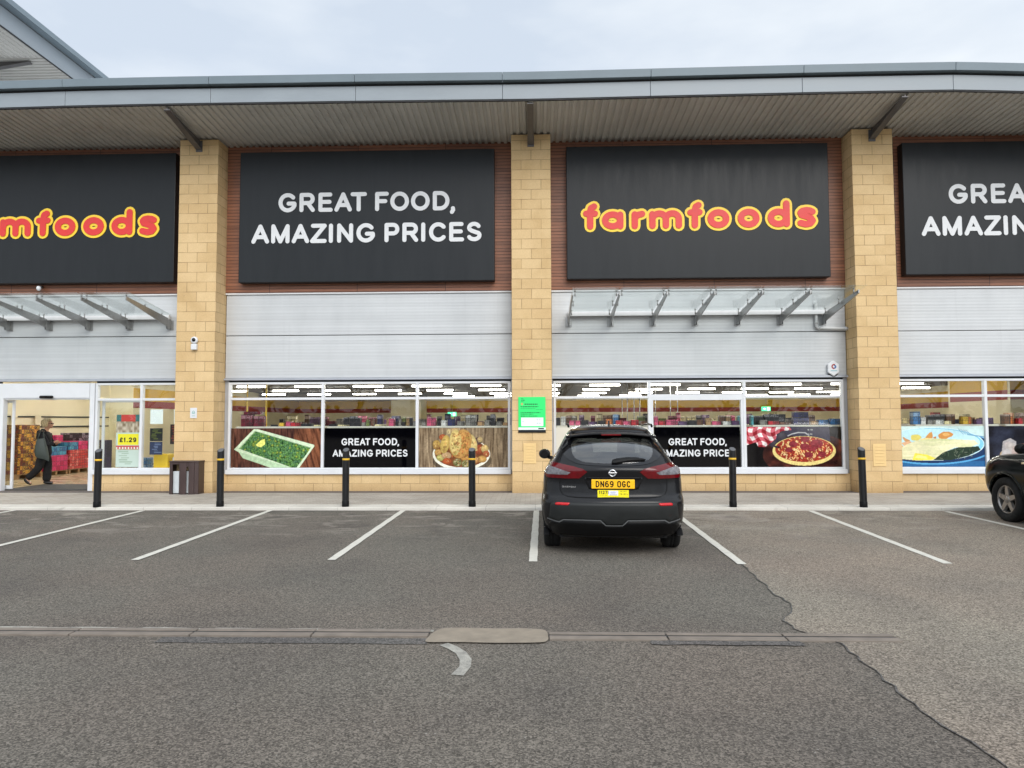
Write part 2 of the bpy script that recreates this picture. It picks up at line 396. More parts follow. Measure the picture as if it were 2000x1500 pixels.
# ------------------------------------------------------------------ mesh helpers
class MB:
    def __init__(s):
        s.v = []; s.f = []; s.sm = []; s.bad = False
    def add(s, vs, fs, smooth=False):
        o = len(s.v)
        s.v += [tuple(p) for p in vs]
        s.f += [tuple(i + o for i in q) for q in fs]
        s.sm += [smooth] * len(fs)
        return s
    def box(s, x0, y0, z0, x1, y1, z1):
        v = [(x, y, z) for z in (z0, z1) for y in (y0, y1) for x in (x0, x1)]
        return s.add(v, [(0, 2, 3, 1), (4, 5, 7, 6), (0, 1, 5, 4), (2, 6, 7, 3), (0, 4, 6, 2), (1, 3, 7, 5)])
    def prism(s, poly, a, b, axis='y'):
        n = len(poly)
        def P3(p, t):
            return {'y': (p[0], t, p[1]), 'x': (t, p[0], p[1]), 'z': (p[0], p[1], t)}[axis]
        v = [P3(p, a) for p in poly] + [P3(p, b) for p in poly]
        return s.add(v, [tuple(range(n)), tuple(range(2 * n - 1, n - 1, -1))] + [(i, i + n, (i + 1) % n + n, (i + 1) % n) for i in range(n)])
    def cyl(s, p0, p1, r, r2=None, n=20, caps=True):
        p0 = Vector(p0); p1 = Vector(p1); r2 = r if r2 is None else r2
        d = (p1 - p0).normalized()
        a = d.orthogonal().normalized(); b = d.cross(a)
        v = []
        for p, q in ((p0, r), (p1, r2)):
            for i in range(n):
                t = 2 * math.pi * i / n
                v.append(p + (a * math.cos(t) + b * math.sin(t)) * q)
        s.add(v, [(i, (i + 1) % n, (i + 1) % n + n, i + n) for i in range(n)], True)
        if caps:
            o = len(s.v) - 2 * n
            s.f += [tuple(o + i for i in range(n))[::-1], tuple(o + n + i for i in range(n))]
            s.sm += [False, False]
        return s
    def tube(s, pts, r, n=8, closed=False):
        pts = [Vector(p) for p in pts]
        m = len(pts)
        rings = []
        for i, p in enumerate(pts):
            if closed:
                d = pts[(i + 1) % m] - pts[i - 1]
            else:
                d = pts[min(i + 1, m - 1)] - pts[max(i - 1, 0)]
            d.normalize()
            up = Vector((0, 0, 1)) if abs(d.z) < 0.9 else Vector((1, 0, 0))
            a = d.cross(up).normalized(); b = d.cross(a)
            rad = r[i] if hasattr(r, '__len__') else r
            rings.append([p + (a * math.cos(2 * math.pi * k / n) + b * math.sin(2 * math.pi * k / n)) * rad for k in range(n)])
        o = len(s.v)
        for q in rings:
            s.v += [tuple(p) for p in q]
        for i in range(m if closed else m - 1):
            j = (i + 1) % m
            for k in range(n):
                s.f.append((o + i * n + k, o + i * n + (k + 1) % n, o + j * n + (k + 1) % n, o + j * n + k)); s.sm.append(True)
        if not closed:
            s.f += [tuple(o + k for k in range(n)), tuple(o + (m - 1) * n + k for k in range(n))]; s.sm += [False, False]
        return s
    def lathe(s, prof, c, axis, n=40, closed=False):
        """prof: (radius, offset along axis)"""
        ax = Vector(axis).normalized(); a = ax.orthogonal().normalized(); b = ax.cross(a); c = Vector(c)
        o = len(s.v)
        for (r, h) in prof:
            for k in range(n):
                t = 2 * math.pi * k / n
                s.v.append(tuple(c + ax * h + (a * math.cos(t) + b * math.sin(t)) * r))
        m = len(prof)
        for i in range(m if closed else m - 1):
            j = (i + 1) % m
            for k in range(n):
                s.f.append((o + i * n + k, o + i * n + (k + 1) % n, o + j * n + (k + 1) % n, o + j * n + k)); s.sm.append(True)
        return s
    def ball(s, c, r, n=14, m=9):
        rx, ry, rz = (r, r, r) if not hasattr(r, '__len__') else r
        v = [(c[0], c[1], c[2] + rz)]
        for i in range(1, m):
            p = math.pi * i / m
            for k in range(n):
                t = 2 * math.pi * k / n
                v.append((c[0] + rx * math.sin(p) * math.cos(t), c[1] + ry * math.sin(p) * math.sin(t), c[2] + rz * math.cos(p)))
        v.append((c[0], c[1], c[2] - rz))
        fs = [(0, 1 + k, 1 + (k + 1) % n) for k in range(n)]
        for i in range(m - 2):
            for k in range(n):
                a = 1 + i * n
                fs.append((a + k, a + n + k, a + n + (k + 1) % n, a + (k + 1) % n))
        a = 1 + (m - 2) * n
        fs += [(a + k, len(v) - 1, a + (k + 1) % n) for k in range(n)]
        return s.add(v, fs, True)
    def ribbon(s, pts, r, y, h, closed=False, n_cap=7):
        """flat stroke with round ends in the XZ plane: back at y, front at y-h"""
        pts = [np.array(p, float) for p in pts]
        m = len(pts)
        Lp, Rp = [], []
        for i in range(m):
            if closed:
                d = pts[(i + 1) % m] - pts[i - 1]
            else:
                d = pts[min(i + 1, m - 1)] - pts[max(i - 1, 0)]
            d = d / (np.linalg.norm(d) + 1e-9)
            nn = np.array((-d[1], d[0]))
            Lp.append(pts[i] + nn * r); Rp.append(pts[i] - nn * r)
        if closed:
            v = []
            for q in (Lp, Rp):
                for yy in (y - h, y):
                    v += [(p[0], yy, p[1]) for p in q]
            fs = []
            for i in range(m):
                j = (i + 1) % m
                fs += [(i, j, 2 * m + j, 2 * m + i), (i, j, m + j, m + i), (2 * m + i, 2 * m + j, 3 * m + j, 3 * m + i)]
            return s.add(v, fs)
        d0 = pts[0] - pts[1]; d1 = pts[-1] - pts[-2]
        def cap(c, d, ):
            a0 = math.atan2(d[1], d[0])
            return [c + r * np.array((math.cos(a0 + t), math.sin(a0 + t))) for t in np.linspace(-math.pi / 2, math.pi / 2, n_cap)[1:-1]]
        # quads for the body, a fan for each end
        v = [(p[0], y - h, p[1]) for p in Lp] + [(p[0], y - h, p[1]) for p in Rp]
        fs = [(i, i + 1, m + i + 1, m + i) for i in range(m - 1)]
        c1 = cap(pts[-1], d1); c0 = cap(pts[0], d0)
        b = len(v); v += [(p[0], y - h, p[1]) for p in c1]
        fs.append(tuple([2 * m - 1] + list(range(b, b + len(c1))) + [m - 1]))
        e = len(v); v += [(p[0], y - h, p[1]) for p in c0]
        fs.append(tuple([0] + list(range(e, e + len(c0))) + [m]))
        loop = list(range(m)) + list(range(b, b + len(c1)))[::-1] + list(range(2 * m - 1, m - 1, -1)) + list(range(e, e + len(c0)))[::-1]
        k = len(v)
        v += [(v[i][0], y, v[i][2]) for i in loop]
        q = len(loop)
        fs += [(loop[i], loop[(i + 1) % q], k + (i + 1) % q, k + i) for i in range(q)]
        return s.add(v, fs)
    def grid(s, fn, nu, nv, smooth=True):
        v = [fn(i / nu, j / nv) for j in range(nv + 1) for i in range(nu + 1)]
        a = nu + 1
        return s.add(v, [(j * a + i, j * a + i + 1, (j + 1) * a + i + 1, (j + 1) * a + i) for j in range(nv) for i in range(nu)], smooth)
    def build(s, name, mat, parent=None, loc=None, bevel=0.0, recalc=True):
        me = bpy.data.meshes.new(name)
        me.from_pydata(s.v, [], s.f)
        me.polygons.foreach_set("use_smooth", s.sm)
        if recalc:
            b = bmesh.new(); b.from_mesh(me)
            bmesh.ops.recalc_face_normals(b, faces=b.faces)
            b.to_mesh(me); b.free()
        me.materials.append(mat)
        me.update()
        o = bpy.data.objects.new(name, me)
        COL.objects.link(o)
        if parent: o.parent = parent
        if loc: o.location = loc
        if bevel:
            md = o.modifiers.new("bevel", 'BEVEL'); md.width = bevel; md.segments = 2; md.limit_method = 'ANGLE'; md.angle_limit = R(40)
            md.harden_normals = False
        return o

def rounded(poly, it=2):
    for _ in range(it):
        q = []
        for i in range(len(poly)):
            a = Vector(poly[i]); c = Vector(poly[(i + 1) % len(poly)])
            q += [tuple(a * .82 + c * .18), tuple(a * .18 + c * .82)]
        poly = q
    return poly
def tag(o, label=None, cat=None, group=None, kind=None):
    if label: o['label'] = label
    if cat: o['category'] = cat
    if group: o['group'] = group
    if kind: o['kind'] = kind
    return o
def thing(name, label, cat, loc=(0, 0, 0), rz=0.0, group=None):
    o = bpy.data.objects.new(name, None)
    o.empty_display_size = 0.2
    COL.objects.link(o)
    o.location = loc; o.rotation_euler = (0, 0, rz)
    return tag(o, label, cat, group)
def dup(root, loc, label=None, rz=None):
    def cp(o, par):
        c = o.copy(); COL.objects.link(c)
        if par: c.parent = par
        for ch in list(kids.get(o, ())): cp(ch, c)
        return c
    kids = {}
    for o in COL.objects:
        if o.parent: kids.setdefault(o.parent, []).append(o)
    r = cp(root, None)
    r.location = loc
    if rz is not None: r.rotation_euler = (0, 0, rz)
    if label: r['label'] = label
    return r
def box(name, mat, parent, a, b, bevel=0.0):
    return MB().box(*a, *b).build(name, mat, parent, bevel=bevel)
def sheet(name, mat, poly, z, parent=None):
    return MB().add([(x, y, z) for x, y in poly], [tuple(range(len(poly)))]).build(name, mat, parent, recalc=False)

# ------------------------------------------------------------------ stroke lettering
def arc(cx, cy, rx, ry, a0, a1, n=14):
    return [(cx + rx * math.cos(R(a0 + (a1 - a0) * i / n)), cy + ry * math.sin(R(a0 + (a1 - a0) * i / n))) for i in range(n + 1)]
def ell(cx, cy, rx, ry, n=28):
    return ('o', arc(cx, cy, rx, ry, 0, 360, n)[:-1])
# centre lines in a 1 x 1 cell
GL = {
 'o0': [('o', [(.5 + .5 * math.copysign(abs(math.cos(t)) ** .7, math.cos(t)), .5 + .5 * math.copysign(abs(math.sin(t)) ** .5, math.sin(t))) for t in np.linspace(0, 2 * math.pi, 33)[:-1]])],
 'A': [[(0, 0), (.5, 1)], [(.5, 1), (1, 0)], [(.2, .30), (.8, .30)]],
 'C': [arc(.52, .5, .52, .5, 42, 318, 22)],
 'D': [[(0, 0), (0, 1)], [(0, 1), (.42, 1)] + arc(.42, .5, .58, .5, 90, -90, 18)[1:] + [(0, 0)]],
 'E': [[(0, 0), (0, 1)], [(0, 1), (.95, 1)], [(0, .52), (.88, .52)], [(0, 0), (1, 0)]],
 'F': [[(0, 0), (0, 1)], [(0, 1), (1, 1)], [(0, .52), (.85, .52)]],
 'G': [arc(.52, .5, .52, .5, 42, 338, 24), [(1, .30), (1, .44)], [(.58, .44), (1, .44)]],
 'H': [[(0, 0), (0, 1)], [(1, 0), (1, 1)], [(0, .5), (1, .5)]],
 'I': [[(0, 0), (0, 1)]],
 'M': [[(0, 0), (0, 1)], [(0, 1), (.5, 0)], [(.5, 0), (1, 1)], [(1, 1), (1, 0)]],
 'N': [[(0, 0), (0, 1)], [(0, 1), (1, 0)], [(1, 0), (1, 1)]],
 'O': [ell(.5, .5, .5, .5)],
 'P': [[(0, 0), (0, 1)], [(0, 1), (.62, 1)] + arc(.62, .72, .38, .28, 90, -90, 12)[1:] + [(0, .44)]],
 'Q': [ell(.5, .5, .5, .5), [(.65, .25), (1, -.05)]],
 'R': [[(0, 0), (0, 1)], [(0, 1), (.62, 1)] + arc(.62, .73, .36, .27, 90, -90, 12)[1:] + [(0, .46)], [(.55, .46), (1, 0)]],
 'S': [arc(.5, .745, .44, .255, 25, 200, 14) + [(.28, .56), (.5, .5), (.75, .435)] + arc(.5, .255, .48, .255, 35, -155, 14)],
 'T': [[(0, 1), (1, 1)], [(.5, 1), (.5, 0)]],
 'Z': [[(.06, 1), (1, 1)], [(1, 1), (0, 0)], [(0, 0), (1, 0)]],
 ',': [[(.6, 1), (.7, .6), (.1, 0)]],
 '.': [[(.4, 0), (.6, 0)]],
 '0': [[(0, 0), (0, 1)], [(0, 1), (1, 1)], [(1, 1), (1, 0)], [(1, 0), (0, 0)]],
 '1': [[(.1, .75), (.6, 1)], [(.6, 1), (.6, 0)]],
 '2': [arc(.5, .72, .5, .28, 165, -30, 12) + [(0, 0)], [(0, 0), (1, 0)]],
 '6': [arc(.55, .6, .55, .4, 60, 180, 10) + [(0, .3)], ell(.5, .3, .5, .3, 20)],
 '9': [arc(.45, .4, .55, .4, -120, 0, 10) + [(1, .7)], ell(.5, .7, .5, .3, 20)],
 '7': [[(0, 1), (1, 1)], [(1, 1), (.35, 0)]],
 'L': [[(0, 1), (0, 0)], [(0, 0), (1, 0)]],
 '£': [arc(.62, .76, .34, .24, 20, 180, 10) + [(.28, .0)], [(0, 0), (1, 0)], [(.05, .45), (.72, .45)]],
}
K = 1 / 158.0
SLOGAN = [  # letter, left edge, right edge, line: set out as on the sign, in cap heights
 ('G', 268, 415, 0), ('R', 440, 566, 0), ('E', 595, 712, 0), ('A', 726, 868, 0), ('T', 857, 990, 0), ('F', 1057, 1168, 0), ('O', 1180, 1332, 0), ('O', 1348, 1500, 0), ('D', 1525, 1660, 0),
 ('A', 50, 195, 1), ('M', 212, 362, 1), ('A', 380, 522, 1), ('Z', 530, 665, 1), ('I', 683, 717, 1), ('N', 750, 880, 1), ('G', 907, 1057, 1), ('P', 1135, 1255, 1), ('R', 1280, 1408, 1), ('I', 1432, 1466, 1), ('C', 1495, 1640, 1), ('E', 1658, 1778, 1), ('S', 1797, 1920, 1)]
def glyph(ch, x0, x1, y0, y1, r):
    o = []
    for st in GL[ch]:
        cl = isinstance(st, tuple)
        pts = st[1] if cl else st
        w_ = max(x1 - x0 - 2 * r, 0); h_ = y1 - y0 - 2 * r
        o.append((cl, [(x0 + r + p[0] * w_, y0 + r + p[1] * h_) for p in pts]))
    return o
def slogan(width, vs=1.0, only=None):
    """strokes of the slogan, width wide, left bottom at 0,0; returns (strokes, radius)"""
    k = width / 1870.0
    o = []
    for ch, a, b, ln in SLOGAN:
        y0 = 0 if ln else 255 * k * vs
        o += glyph(ch, (a - 50) * k, (b - 50) * k, y0, y0 + 158 * k * vs, 16.5 * k)
    o += [(False, [((1688 - 50) * k, 255 * k * vs + 16 * k), ((1690 - 50) * k, 255 * k * vs + 4 * k), ((1680 - 50) * k, 255 * k * vs - 14 * k)])]
    return o, 16.5 * k
def lay(mb, strokes, r, X, Y, Z, h, sx=1.0):
    for i, (cl, pts) in enumerate(strokes):
        mb.ribbon([(X + p[0] * sx, Z + p[1]) for p in pts], r, Y, h + 0.00006 * i, cl)
    return mb
def text(s, height, width, gap, r, space=None):
    o = []; x = 0.0
    for ch in s:
        if ch == ' ':
            x += space if space is not None else width; continue
        w_ = 2 * r if ch == 'I' else (width * 0.6 if ch in '1' else (width * .4 if ch in '.,' else width))
        o += glyph(ch, x, x + w_, 0, height, r); x += w_ + gap
    return o, x - gap
FARM = []
def _farm():
    q = FARM.append
    q((0, [(130, 0), (130, 120), (138, 150), (162, 163)])); q((0, [(99, 105), (168, 105)]))
    q((1, arc(310, 48, 60, 48, 0, 360, 28)[:-1])); q((0, [(371, 0), (371, 94)]))
    q((0, [(487, 0), (487, 95)])); q((0, [(489, 60), (505, 88), (546, 98)]))
    q((0, [(628, 0), (628, 95)]))
    q((0, [(628, 55)] + arc(683, 55, 52, 44, 165, 0, 12) + [(735, 0)])); q((0, [(735, 55)] + arc(787, 55, 51, 44, 165, 0, 12) + [(838, 0)]))
    q((0, [(965, 0), (967, 120), (975, 151), (996, 163)])); q((0, [(932, 104), (1003, 106)]))
    q((1, arc(1153, 51, 61, 51, 0, 360, 28)[:-1])); q((1, arc(1392, 52, 61, 51, 0, 360, 28)[:-1]))
    q((1, arc(1628, 52, 60, 50, 0, 360, 28)[:-1])); q((0, [(1692, 2), (1692, 167)]))
    q((0, [(1896, 98), (1876, 108), (1850, 111), (1818, 106), (1803, 90), (1812, 72), (1850, 60), (1884, 46), (1896, 26), (1880, 5), (1845, -3), (1802, 8)]))
_farm()

# ------------------------------------------------------------------ printed artwork (painted into colour attributes of a fine grid)
class Art:
    def __init__(s, W, H, res):
        s.W, s.H = W, H
        s.nx, s.ny = max(2, int(W / res)), max(2, int(H / res))
        s.x, s.y = np.meshgrid(np.linspace(0, 1, s.nx + 1), np.linspace(0, 1, s.ny + 1))   # y up
        s.c = np.zeros(s.x.shape + (3,))
        s.rs = np.random.RandomState(5)
        s.asp = W / H
    def fill(s, m, col, a=1.0):
        m = (m.astype(float) * a)[..., None]
        s.c = s.c * (1 - m) + lin(col) * m
    def noise(s, sx, sy, seed=0):
        r = np.random.RandomState(seed)
        gx, gy = max(2, int(sx)), max(2, int(sy))
        g = r.rand(gy + 12, gx + 12)
        X = s.x * gx; Y = s.y * gy
        i = X.astype(int); j = Y.astype(int)
        fx = X - i; fy = Y - j
        fx = fx * fx * (3 - 2 * fx); fy = fy * fy * (3 - 2 * fy)
        return (g[j, i] * (1 - fx) + g[j, i + 1] * fx) * (1 - fy) + (g[j + 1, i] * (1 - fx) + g[j + 1, i + 1] * fx) * fy
    def streaks(s, cols, sx=60, sy=4, seed=1):
        n = 0.6 * s.noise(sx, sy, seed) + 0.4 * s.noise(sx * 2.3, sy * 2, seed + 1)
        a, b = lin(cols[0]), lin(cols[1])
        s.c = a + (b - a) * np.clip((n - 0.2) / 0.6, 0, 1)[..., None]
    def poly(s, pts, col, a=1.0, edge=False):
        m = np.zeros(s.x.shape, bool)
        n = len(pts)
        for i in range(n):
            x0, y0 = pts[i]; x1, y1 = pts[(i + 1) % n]
            if y0 == y1: continue
            cr = ((s.y >= min(y0, y1)) & (s.y < max(y0, y1)))
            m ^= cr & (s.x < x0 + (s.y - y0) * (x1 - x0) / (y1 - y0))
        if col is not None: s.fill(m, col, a)
        return m
    def ellm(s, cx, cy, rx, ry, ang=0):
        dx, dy = (s.x - cx) * s.asp, (s.y - cy)
        ca, sa = math.cos(ang), math.sin(ang)
        u, v = (dx * ca + dy * sa) / (rx * s.asp), (-dx * sa + dy * ca) / ry
        return u * u + v * v
    def ball(s, cx, cy, rx, ry, col, dark=0.45, ang=0, hi=0.25, mask=None):
        q = s.ellm(cx, cy, rx, ry, ang)
        m = q < 1
        if mask is not None: m &= mask
        sh = np.clip(1 - q, 0, 1) ** 0.5
        lit = np.clip(0.5 + 0.5 * ((s.y - cy) / ry - (s.x - cx) / rx * 0.4), 0, 1)
        k = (dark + (1 - dark) * sh * (0.55 + 0.45 * lit))
        cc = lin(col)[None, None] * k[..., None] + hi * (np.clip(sh * lit, 0, 1) ** 6)[..., None]
        s.c = np.where(m[..., None], cc, s.c)
    def segs(s, strokes, r, col, X, Y, sc):
        """draw strokes (in metres) at X,Y metres"""
        px, py = s.x * s.W, s.y * s.H
        for cl, pts in strokes:
            q = [(X + a * sc, Y + b * sc) for a, b in pts]
            if cl: q = q + [q[0]]
            d = np.full(px.shape, 9e9)
            for (x0, y0), (x1, y1) in zip(q[:-1], q[1:]):
                dx, dy = x1 - x0, y1 - y0
                t = np.clip(((px - x0) * dx + (py - y0) * dy) / (dx * dx + dy * dy + 1e-12), 0, 1)
                d = np.minimum(d, np.hypot(px - x0 - t * dx, py - y0 - t * dy))
            s.fill(np.clip((r * sc - d) / (s.W / s.nx) + 0.5, 0, 1), col)
    def build(s, name, mat, parent, x, y, z, thick=0.004, tex=0.0):
        if tex:
            n = .42 * s.noise(s.W * 26, s.H * 26, 71) + .34 * s.noise(s.W * 60, s.H * 60, 72) + .24 * s.rs.rand(*s.x.shape)
            sh = s.noise(3, 2, 73)
            s.c = s.c * ((1 - tex) + 2 * tex * n)[..., None] * (.86 + .28 * sh)[..., None]
            g = s.c.mean(-1, keepdims=True); s.c = g + (s.c - g) * .9
        a = s.nx + 1
        v = np.stack([x + s.x * s.W, np.full_like(s.x, y), z + s.y * s.H], -1).reshape(-1, 3)
        fs = [(j * a + i, j * a + i + 1, (j + 1) * a + i + 1, (j + 1) * a + i) for j in range(s.ny) for i in range(s.nx)]
        n0 = len(v)
        vb = [(x, y + thick, z), (x + s.W, y + thick, z), (x + s.W, y + thick, z + s.H), (x, y + thick, z + s.H)]
        c = [0, s.nx, n0 - 1, n0 - 1 - s.nx]
        v = [tuple(p) for p in v] + vb
        fs += [(n0 + 3, n0 + 2, n0 + 1, n0)]
        e = [list(range(0, a)), [j * a + s.nx for j in range(s.ny + 1)], list(range(n0 - 1, n0 - 1 - a, -1)), [j * a for j in range(s.ny, -1, -1)]]
        for i in range(4):
            fs.append(tuple(e[i][::-1]) + (n0 + i, n0 + (i + 1) % 4))
        me = bpy.data.meshes.new(name)
        me.from_pydata(v, [], fs)
        ca = me.color_attributes.new("Col", 'FLOAT_COLOR', 'POINT')
        cc = np.ones((len(v), 4), np.float32)
        cc[:n0, :3] = np.clip(s.c.reshape(-1, 3), 0, 1)
        cc[n0:, :3] = 0.5
        ca.data.foreach_set("color", cc.ravel())
        me.materials.append(mat)
        me.update()
        o = bpy.data.objects.new(name, me)
        COL.objects.link(o)
        if parent: o.parent = parent
        return o

# ------------------------------------------------------------------ the setting: ground
KY = -2.55
sheet("ground", P['asphalt'], [(-300, -300), (300, -300), (300, 300), (-300, 300)], 0.0)['kind'] = 'structure'
seam = [(2.46, KY), (2.47, -3.42), (2.43, -5.0), (2.42, -5.96), (2.35, -7.43), (2.30, -8.2), (2.26, -8.79), (2.28, -9.15), (2.22, -9.39), (2.09, -9.60), (2.02, -9.72), (2.06, -9.86), (2.03, -9.95), (2.12, -10.1), (2.23, -10.31), (2.21, -10.96), (2.17, -11.52), (2.22, -11.92), (2.22, -12.4), (2.3, -16), (2.4, -26)]
sj = []
for (x0, y0), (x1, y1) in zip(seam[:-1], seam[1:]):
    n = max(1, int(abs(y1 - y0) / 0.09))
    for i in range(n):
        t = i / n
        sj.append((x0 + (x1 - x0) * t + rng.uniform(-.018, .018), y0 + (y1 - y0) * t))
sj.append(seam[-1])
o = sheet("older_asphalt", P['asphalt_pale'], sj + [(40, -26), (40, KY)], 0.004); o['kind'] = 'structure'
b = MB()
for i, (p, q) in enumerate(zip(sj[:-1], sj[1:])):
    def wd(k, y): return 0.002 + 0.012 * abs(math.sin(k * 1.7)) * abs(math.sin(k * .43 + 1))
    a0, a1 = wd(i, p[1]), wd(i + 1, q[1])
    b.add([(p[0] - a0, p[1], .007), (p[0] + .004, p[1], .007), (q[0] + .004, q[1], .007), (q[0] - a1, q[1], .007)], [(0, 1, 2, 3)])
b.build("asphalt_seam", P['tar'], recalc=False)['kind'] = 'structure'
o = MB().box(-60, KY, -.2, 60, -2.06, .055).build("kerb", P['kerb'], bevel=.012); o['kind'] = 'structure'
o = MB().box(-60, -2.055, -.2, 60, 0.03, .062).build("pavement", P['paving']); o['kind'] = 'structure'
o = MB().box(-60, 0.034, -.2, 60, 0.62, .058).build("gravel_margin", P['margin']); o['kind'] = 'structure'

for i, (xa, xb, y0, y1, lb) in enumerate([
        (-9.74, -9.62, KY - .06, -7.3, "thin white bay line at the far left edge of the car park"),
        (-7.27, -7.12, -2.66, -7.3, "white bay line running out of the left edge, in front of the door bollard"),
        (-4.90, -4.77, -2.60, -7.29, "white bay line left of the middle, ending below the bin"),
        (-2.43, -2.42, -2.60, -7.25, "white bay line below the roast chicken poster"),
        (0.02, -0.03, -2.60, -7.31, "short-looking white bay line just left of the black car"),
        (2.47, 2.35, -2.60, -7.43, "white bay line just right of the black car along the asphalt seam"),
        (4.96, 4.69, -2.62, -7.36, "white bay line right of the middle, between the two right bollards"),
        (7.32, 7.26, -2.70, -7.3, "white bay line beside the wheel of the dark green car")]):
    n = 24
    b = MB()
    for k in range(n):
        ta, tb = k / n, (k + 1) / n
        def pt(t, s_): return (xa + (xb - xa) * t + s_ * (.05 + .003 * math.sin(t * 40 + i)), y0 + (y1 - y0) * t, .0085)
        b.add([pt(ta, -1), pt(ta, 1), pt(tb, 1), pt(tb, -1)], [(0, 1, 2, 3)])
    tag(b.build("parking_line", P['paint'], recalc=False), lb, "bay marking", "white parking bay lines")

P['paint_worn'] = m_paint("worn_road_paint", (0.56, 0.54, 0.47), 2.4)
o = MB()
for k in range(60):
    x0 = -12.5 + k * .195; x1 = x0 + .195
    yb = -9.975 - .002 * k / 3 - .01
    o.add([(x0, yb - .055 + .01 * math.sin(k), .006), (x1, yb - .055 + .01 * math.sin(k + 1), .006), (x1, yb + .012 * math.sin(k * 2.1 + 1), .006), (x0, yb + .012 * math.sin(k * 2.1), .006)], [(0, 1, 2, 3)])
tag(o.build("worn_line", P['paint_worn'], recalc=False), "faded worn white line along the back of the left drain channel", "road marking")
cc = [(-.68, -10.385), (-.60, -10.47), (-.53, -10.58), (-.485, -10.72), (-.475, -10.86), (-.51, -11.02)]
b = MB()
def offs(i, s_):
    p0 = Vector(cc[max(i - 1, 0)]); p1 = Vector(cc[min(i + 1, len(cc) - 1)]); d = (p1 - p0).normalized()
    q = Vector(cc[i]) + Vector((-d.y, d.x)) * s_ * (.040 + .004 * math.sin(i * 3))
    return (q.x, q.y, .006)
for i in range(len(cc) - 1):
    b.add([offs(i, -1), offs(i, 1), offs(i + 1, 1), offs(i + 1, -1)], [(0, 1, 2, 3)])
tag(b.build("curved_mark", P['paint_worn'], recalc=False), "worn curved white paint mark below the concrete patch", "road marking")

def blob(x0, y0, x1, y1, j=.02, n=14):
    p = [(x0 + (x1 - x0) * i / n, y0 + rng.uniform(-j, j)) for i in range(n)] + [(x1 + rng.uniform(-j, j), y0 + (y1 - y0) * i / 3) for i in range(3)] + \
        [(x1 + (x0 - x1) * i / n, y1 + rng.uniform(-j, j)) for i in range(n)] + [(x0 + rng.uniform(-j, j), y1 + (y0 - y1) * i / 3) for i in range(3)]
    return p
tag(sheet("tar_strip", P['tar'], blob(-2.85, -10.385, -.80, -10.25, .008), .0045), "dark tar repair strip in front of the left drain channel", "tar repair")
tag(sheet("tar_strip", P['tar'], blob(.85, -10.37, 1.95, -10.27, .012), .0075), "dark tar repair strip in front of the right drain channel", "tar repair")
tag(sheet("concrete_patch", P['concrete'], rounded([(-.83, -10.33), (-.80, -10.365), (-.55, -10.355), (-.3, -10.37), (-.05, -10.36), (.065, -10.345), (.095, -10.28), (.09, -10.1), (.06, -10.02), (-.1, -9.99), (-.35, -10.005), (-.6, -9.985), (-.745, -10.01), (-.80, -10.12)], 2), .012), "pale rough concrete patch between the two drain channels", "concrete patch")

def drain(name, lb, xs, ya, yb):
    t = thing(name, lb, "drain channel", (xs[0], ya, 0))
    X0 = xs[0]
    for a, c in zip(xs[:-1], xs[1:]):
        def yy(x): return (yb - ya) * (x - xs[0]) / (xs[-1] - xs[0])
        sg = MB()
        for lo, hi in ((.075, .02), (-.02, -.10)):
            p = [(a - X0 + .006, yy(a) + lo), (c - X0 - .006, yy(c) + lo), (c - X0 - .006, yy(c) + hi), (a - X0 + .006, yy(a) + hi)]
            sg.prism(p, -.05, .016, 'z')
        s_ = sg.build("channel_unit", P['drain'], t, bevel=.004)
        MB().add([(a - X0, yy(a) - .021, .009), (c - X0, yy(c) - .021, .009), (c - X0, yy(c) + .021, .009), (a - X0, yy(a) + .021, .009)], [(0, 1, 2, 3)]).build("slot", P['dark'], s_, recalc=False)
    return t
P['drain'] = M("weathered_drain_concrete", (118, 109, 100), 0.8, var=0.18, scale=8, bump=.3)
drain("drain_channel", "long grey slotted drain channel running off the left edge", [-13.0 + i * .94 for i in range(13)] + [-.82], -10.20, -10.12)
drain("drain_channel", "short grey slotted drain channel right of the concrete patch", [.095, .99, 1.87, 2.71], -10.17, -10.17)

# ------------------------------------------------------------------ the retail building
B = thing("retail_building", "retail park unit with buff stone pillars, grey cladding, timber and deep roof canopy", "building")
BAYS = [(-14.74, -8.078), (-7.188, -.505), (.378, 7.047), (7.94, 14.62)]
PILL = [(-15.63, -14.745), (-8.078, -7.188), (-.505, .378), (7.047, 7.94), (14.62, 15.51)]
for i, (a, c) in enumerate(PILL):
    MB().box(a, 0.0, 0.0, c, .60, 8.085).build("pillar", P[('stone_l', 'stone_l', 'stone_c', 'stone_r', 'stone_r')[i]], B, bevel=.006)
box("wall", P['dark'], B, (-15.6, .66, 2.62), (18.6, .80, 8.3))
for a, c in ((-14.74, -12.56), (-10.235, -8.085), (-7.18, -.512), (.385, 7.04), (7.947, 14.61)):
    box("plinth", P['plinth'], B, (a, .50, 0), (c, .80, .44), .004)
box("wall", P['stone_r'], B, (15.515, .3, 0), (18.6, .64, 8.08))
for a, c in BAYS:
    a += .004; c -= .004
    for z0, z1 in ((2.652, 3.632), (3.648, 4.592)):
        box("cladding_panel", P['clad'], B, (a + .012, .53, z0), (c - .012, .60, z1), .006)
    box("flashing", P['grey_trim'], B, (a, .475, 2.60), (c, .652, 2.645), .004)
    box("flashing", P['trim'], B, (a, .495, 4.597), (c, .652, 4.632), .004)
    box("cladding_back", P['dark'], B, (a, .604, 2.66), (c, .652, 4.58))
    box("timber_cladding", P['timber'], B, (a, .50, 4.637), (c, .652, 8.12))

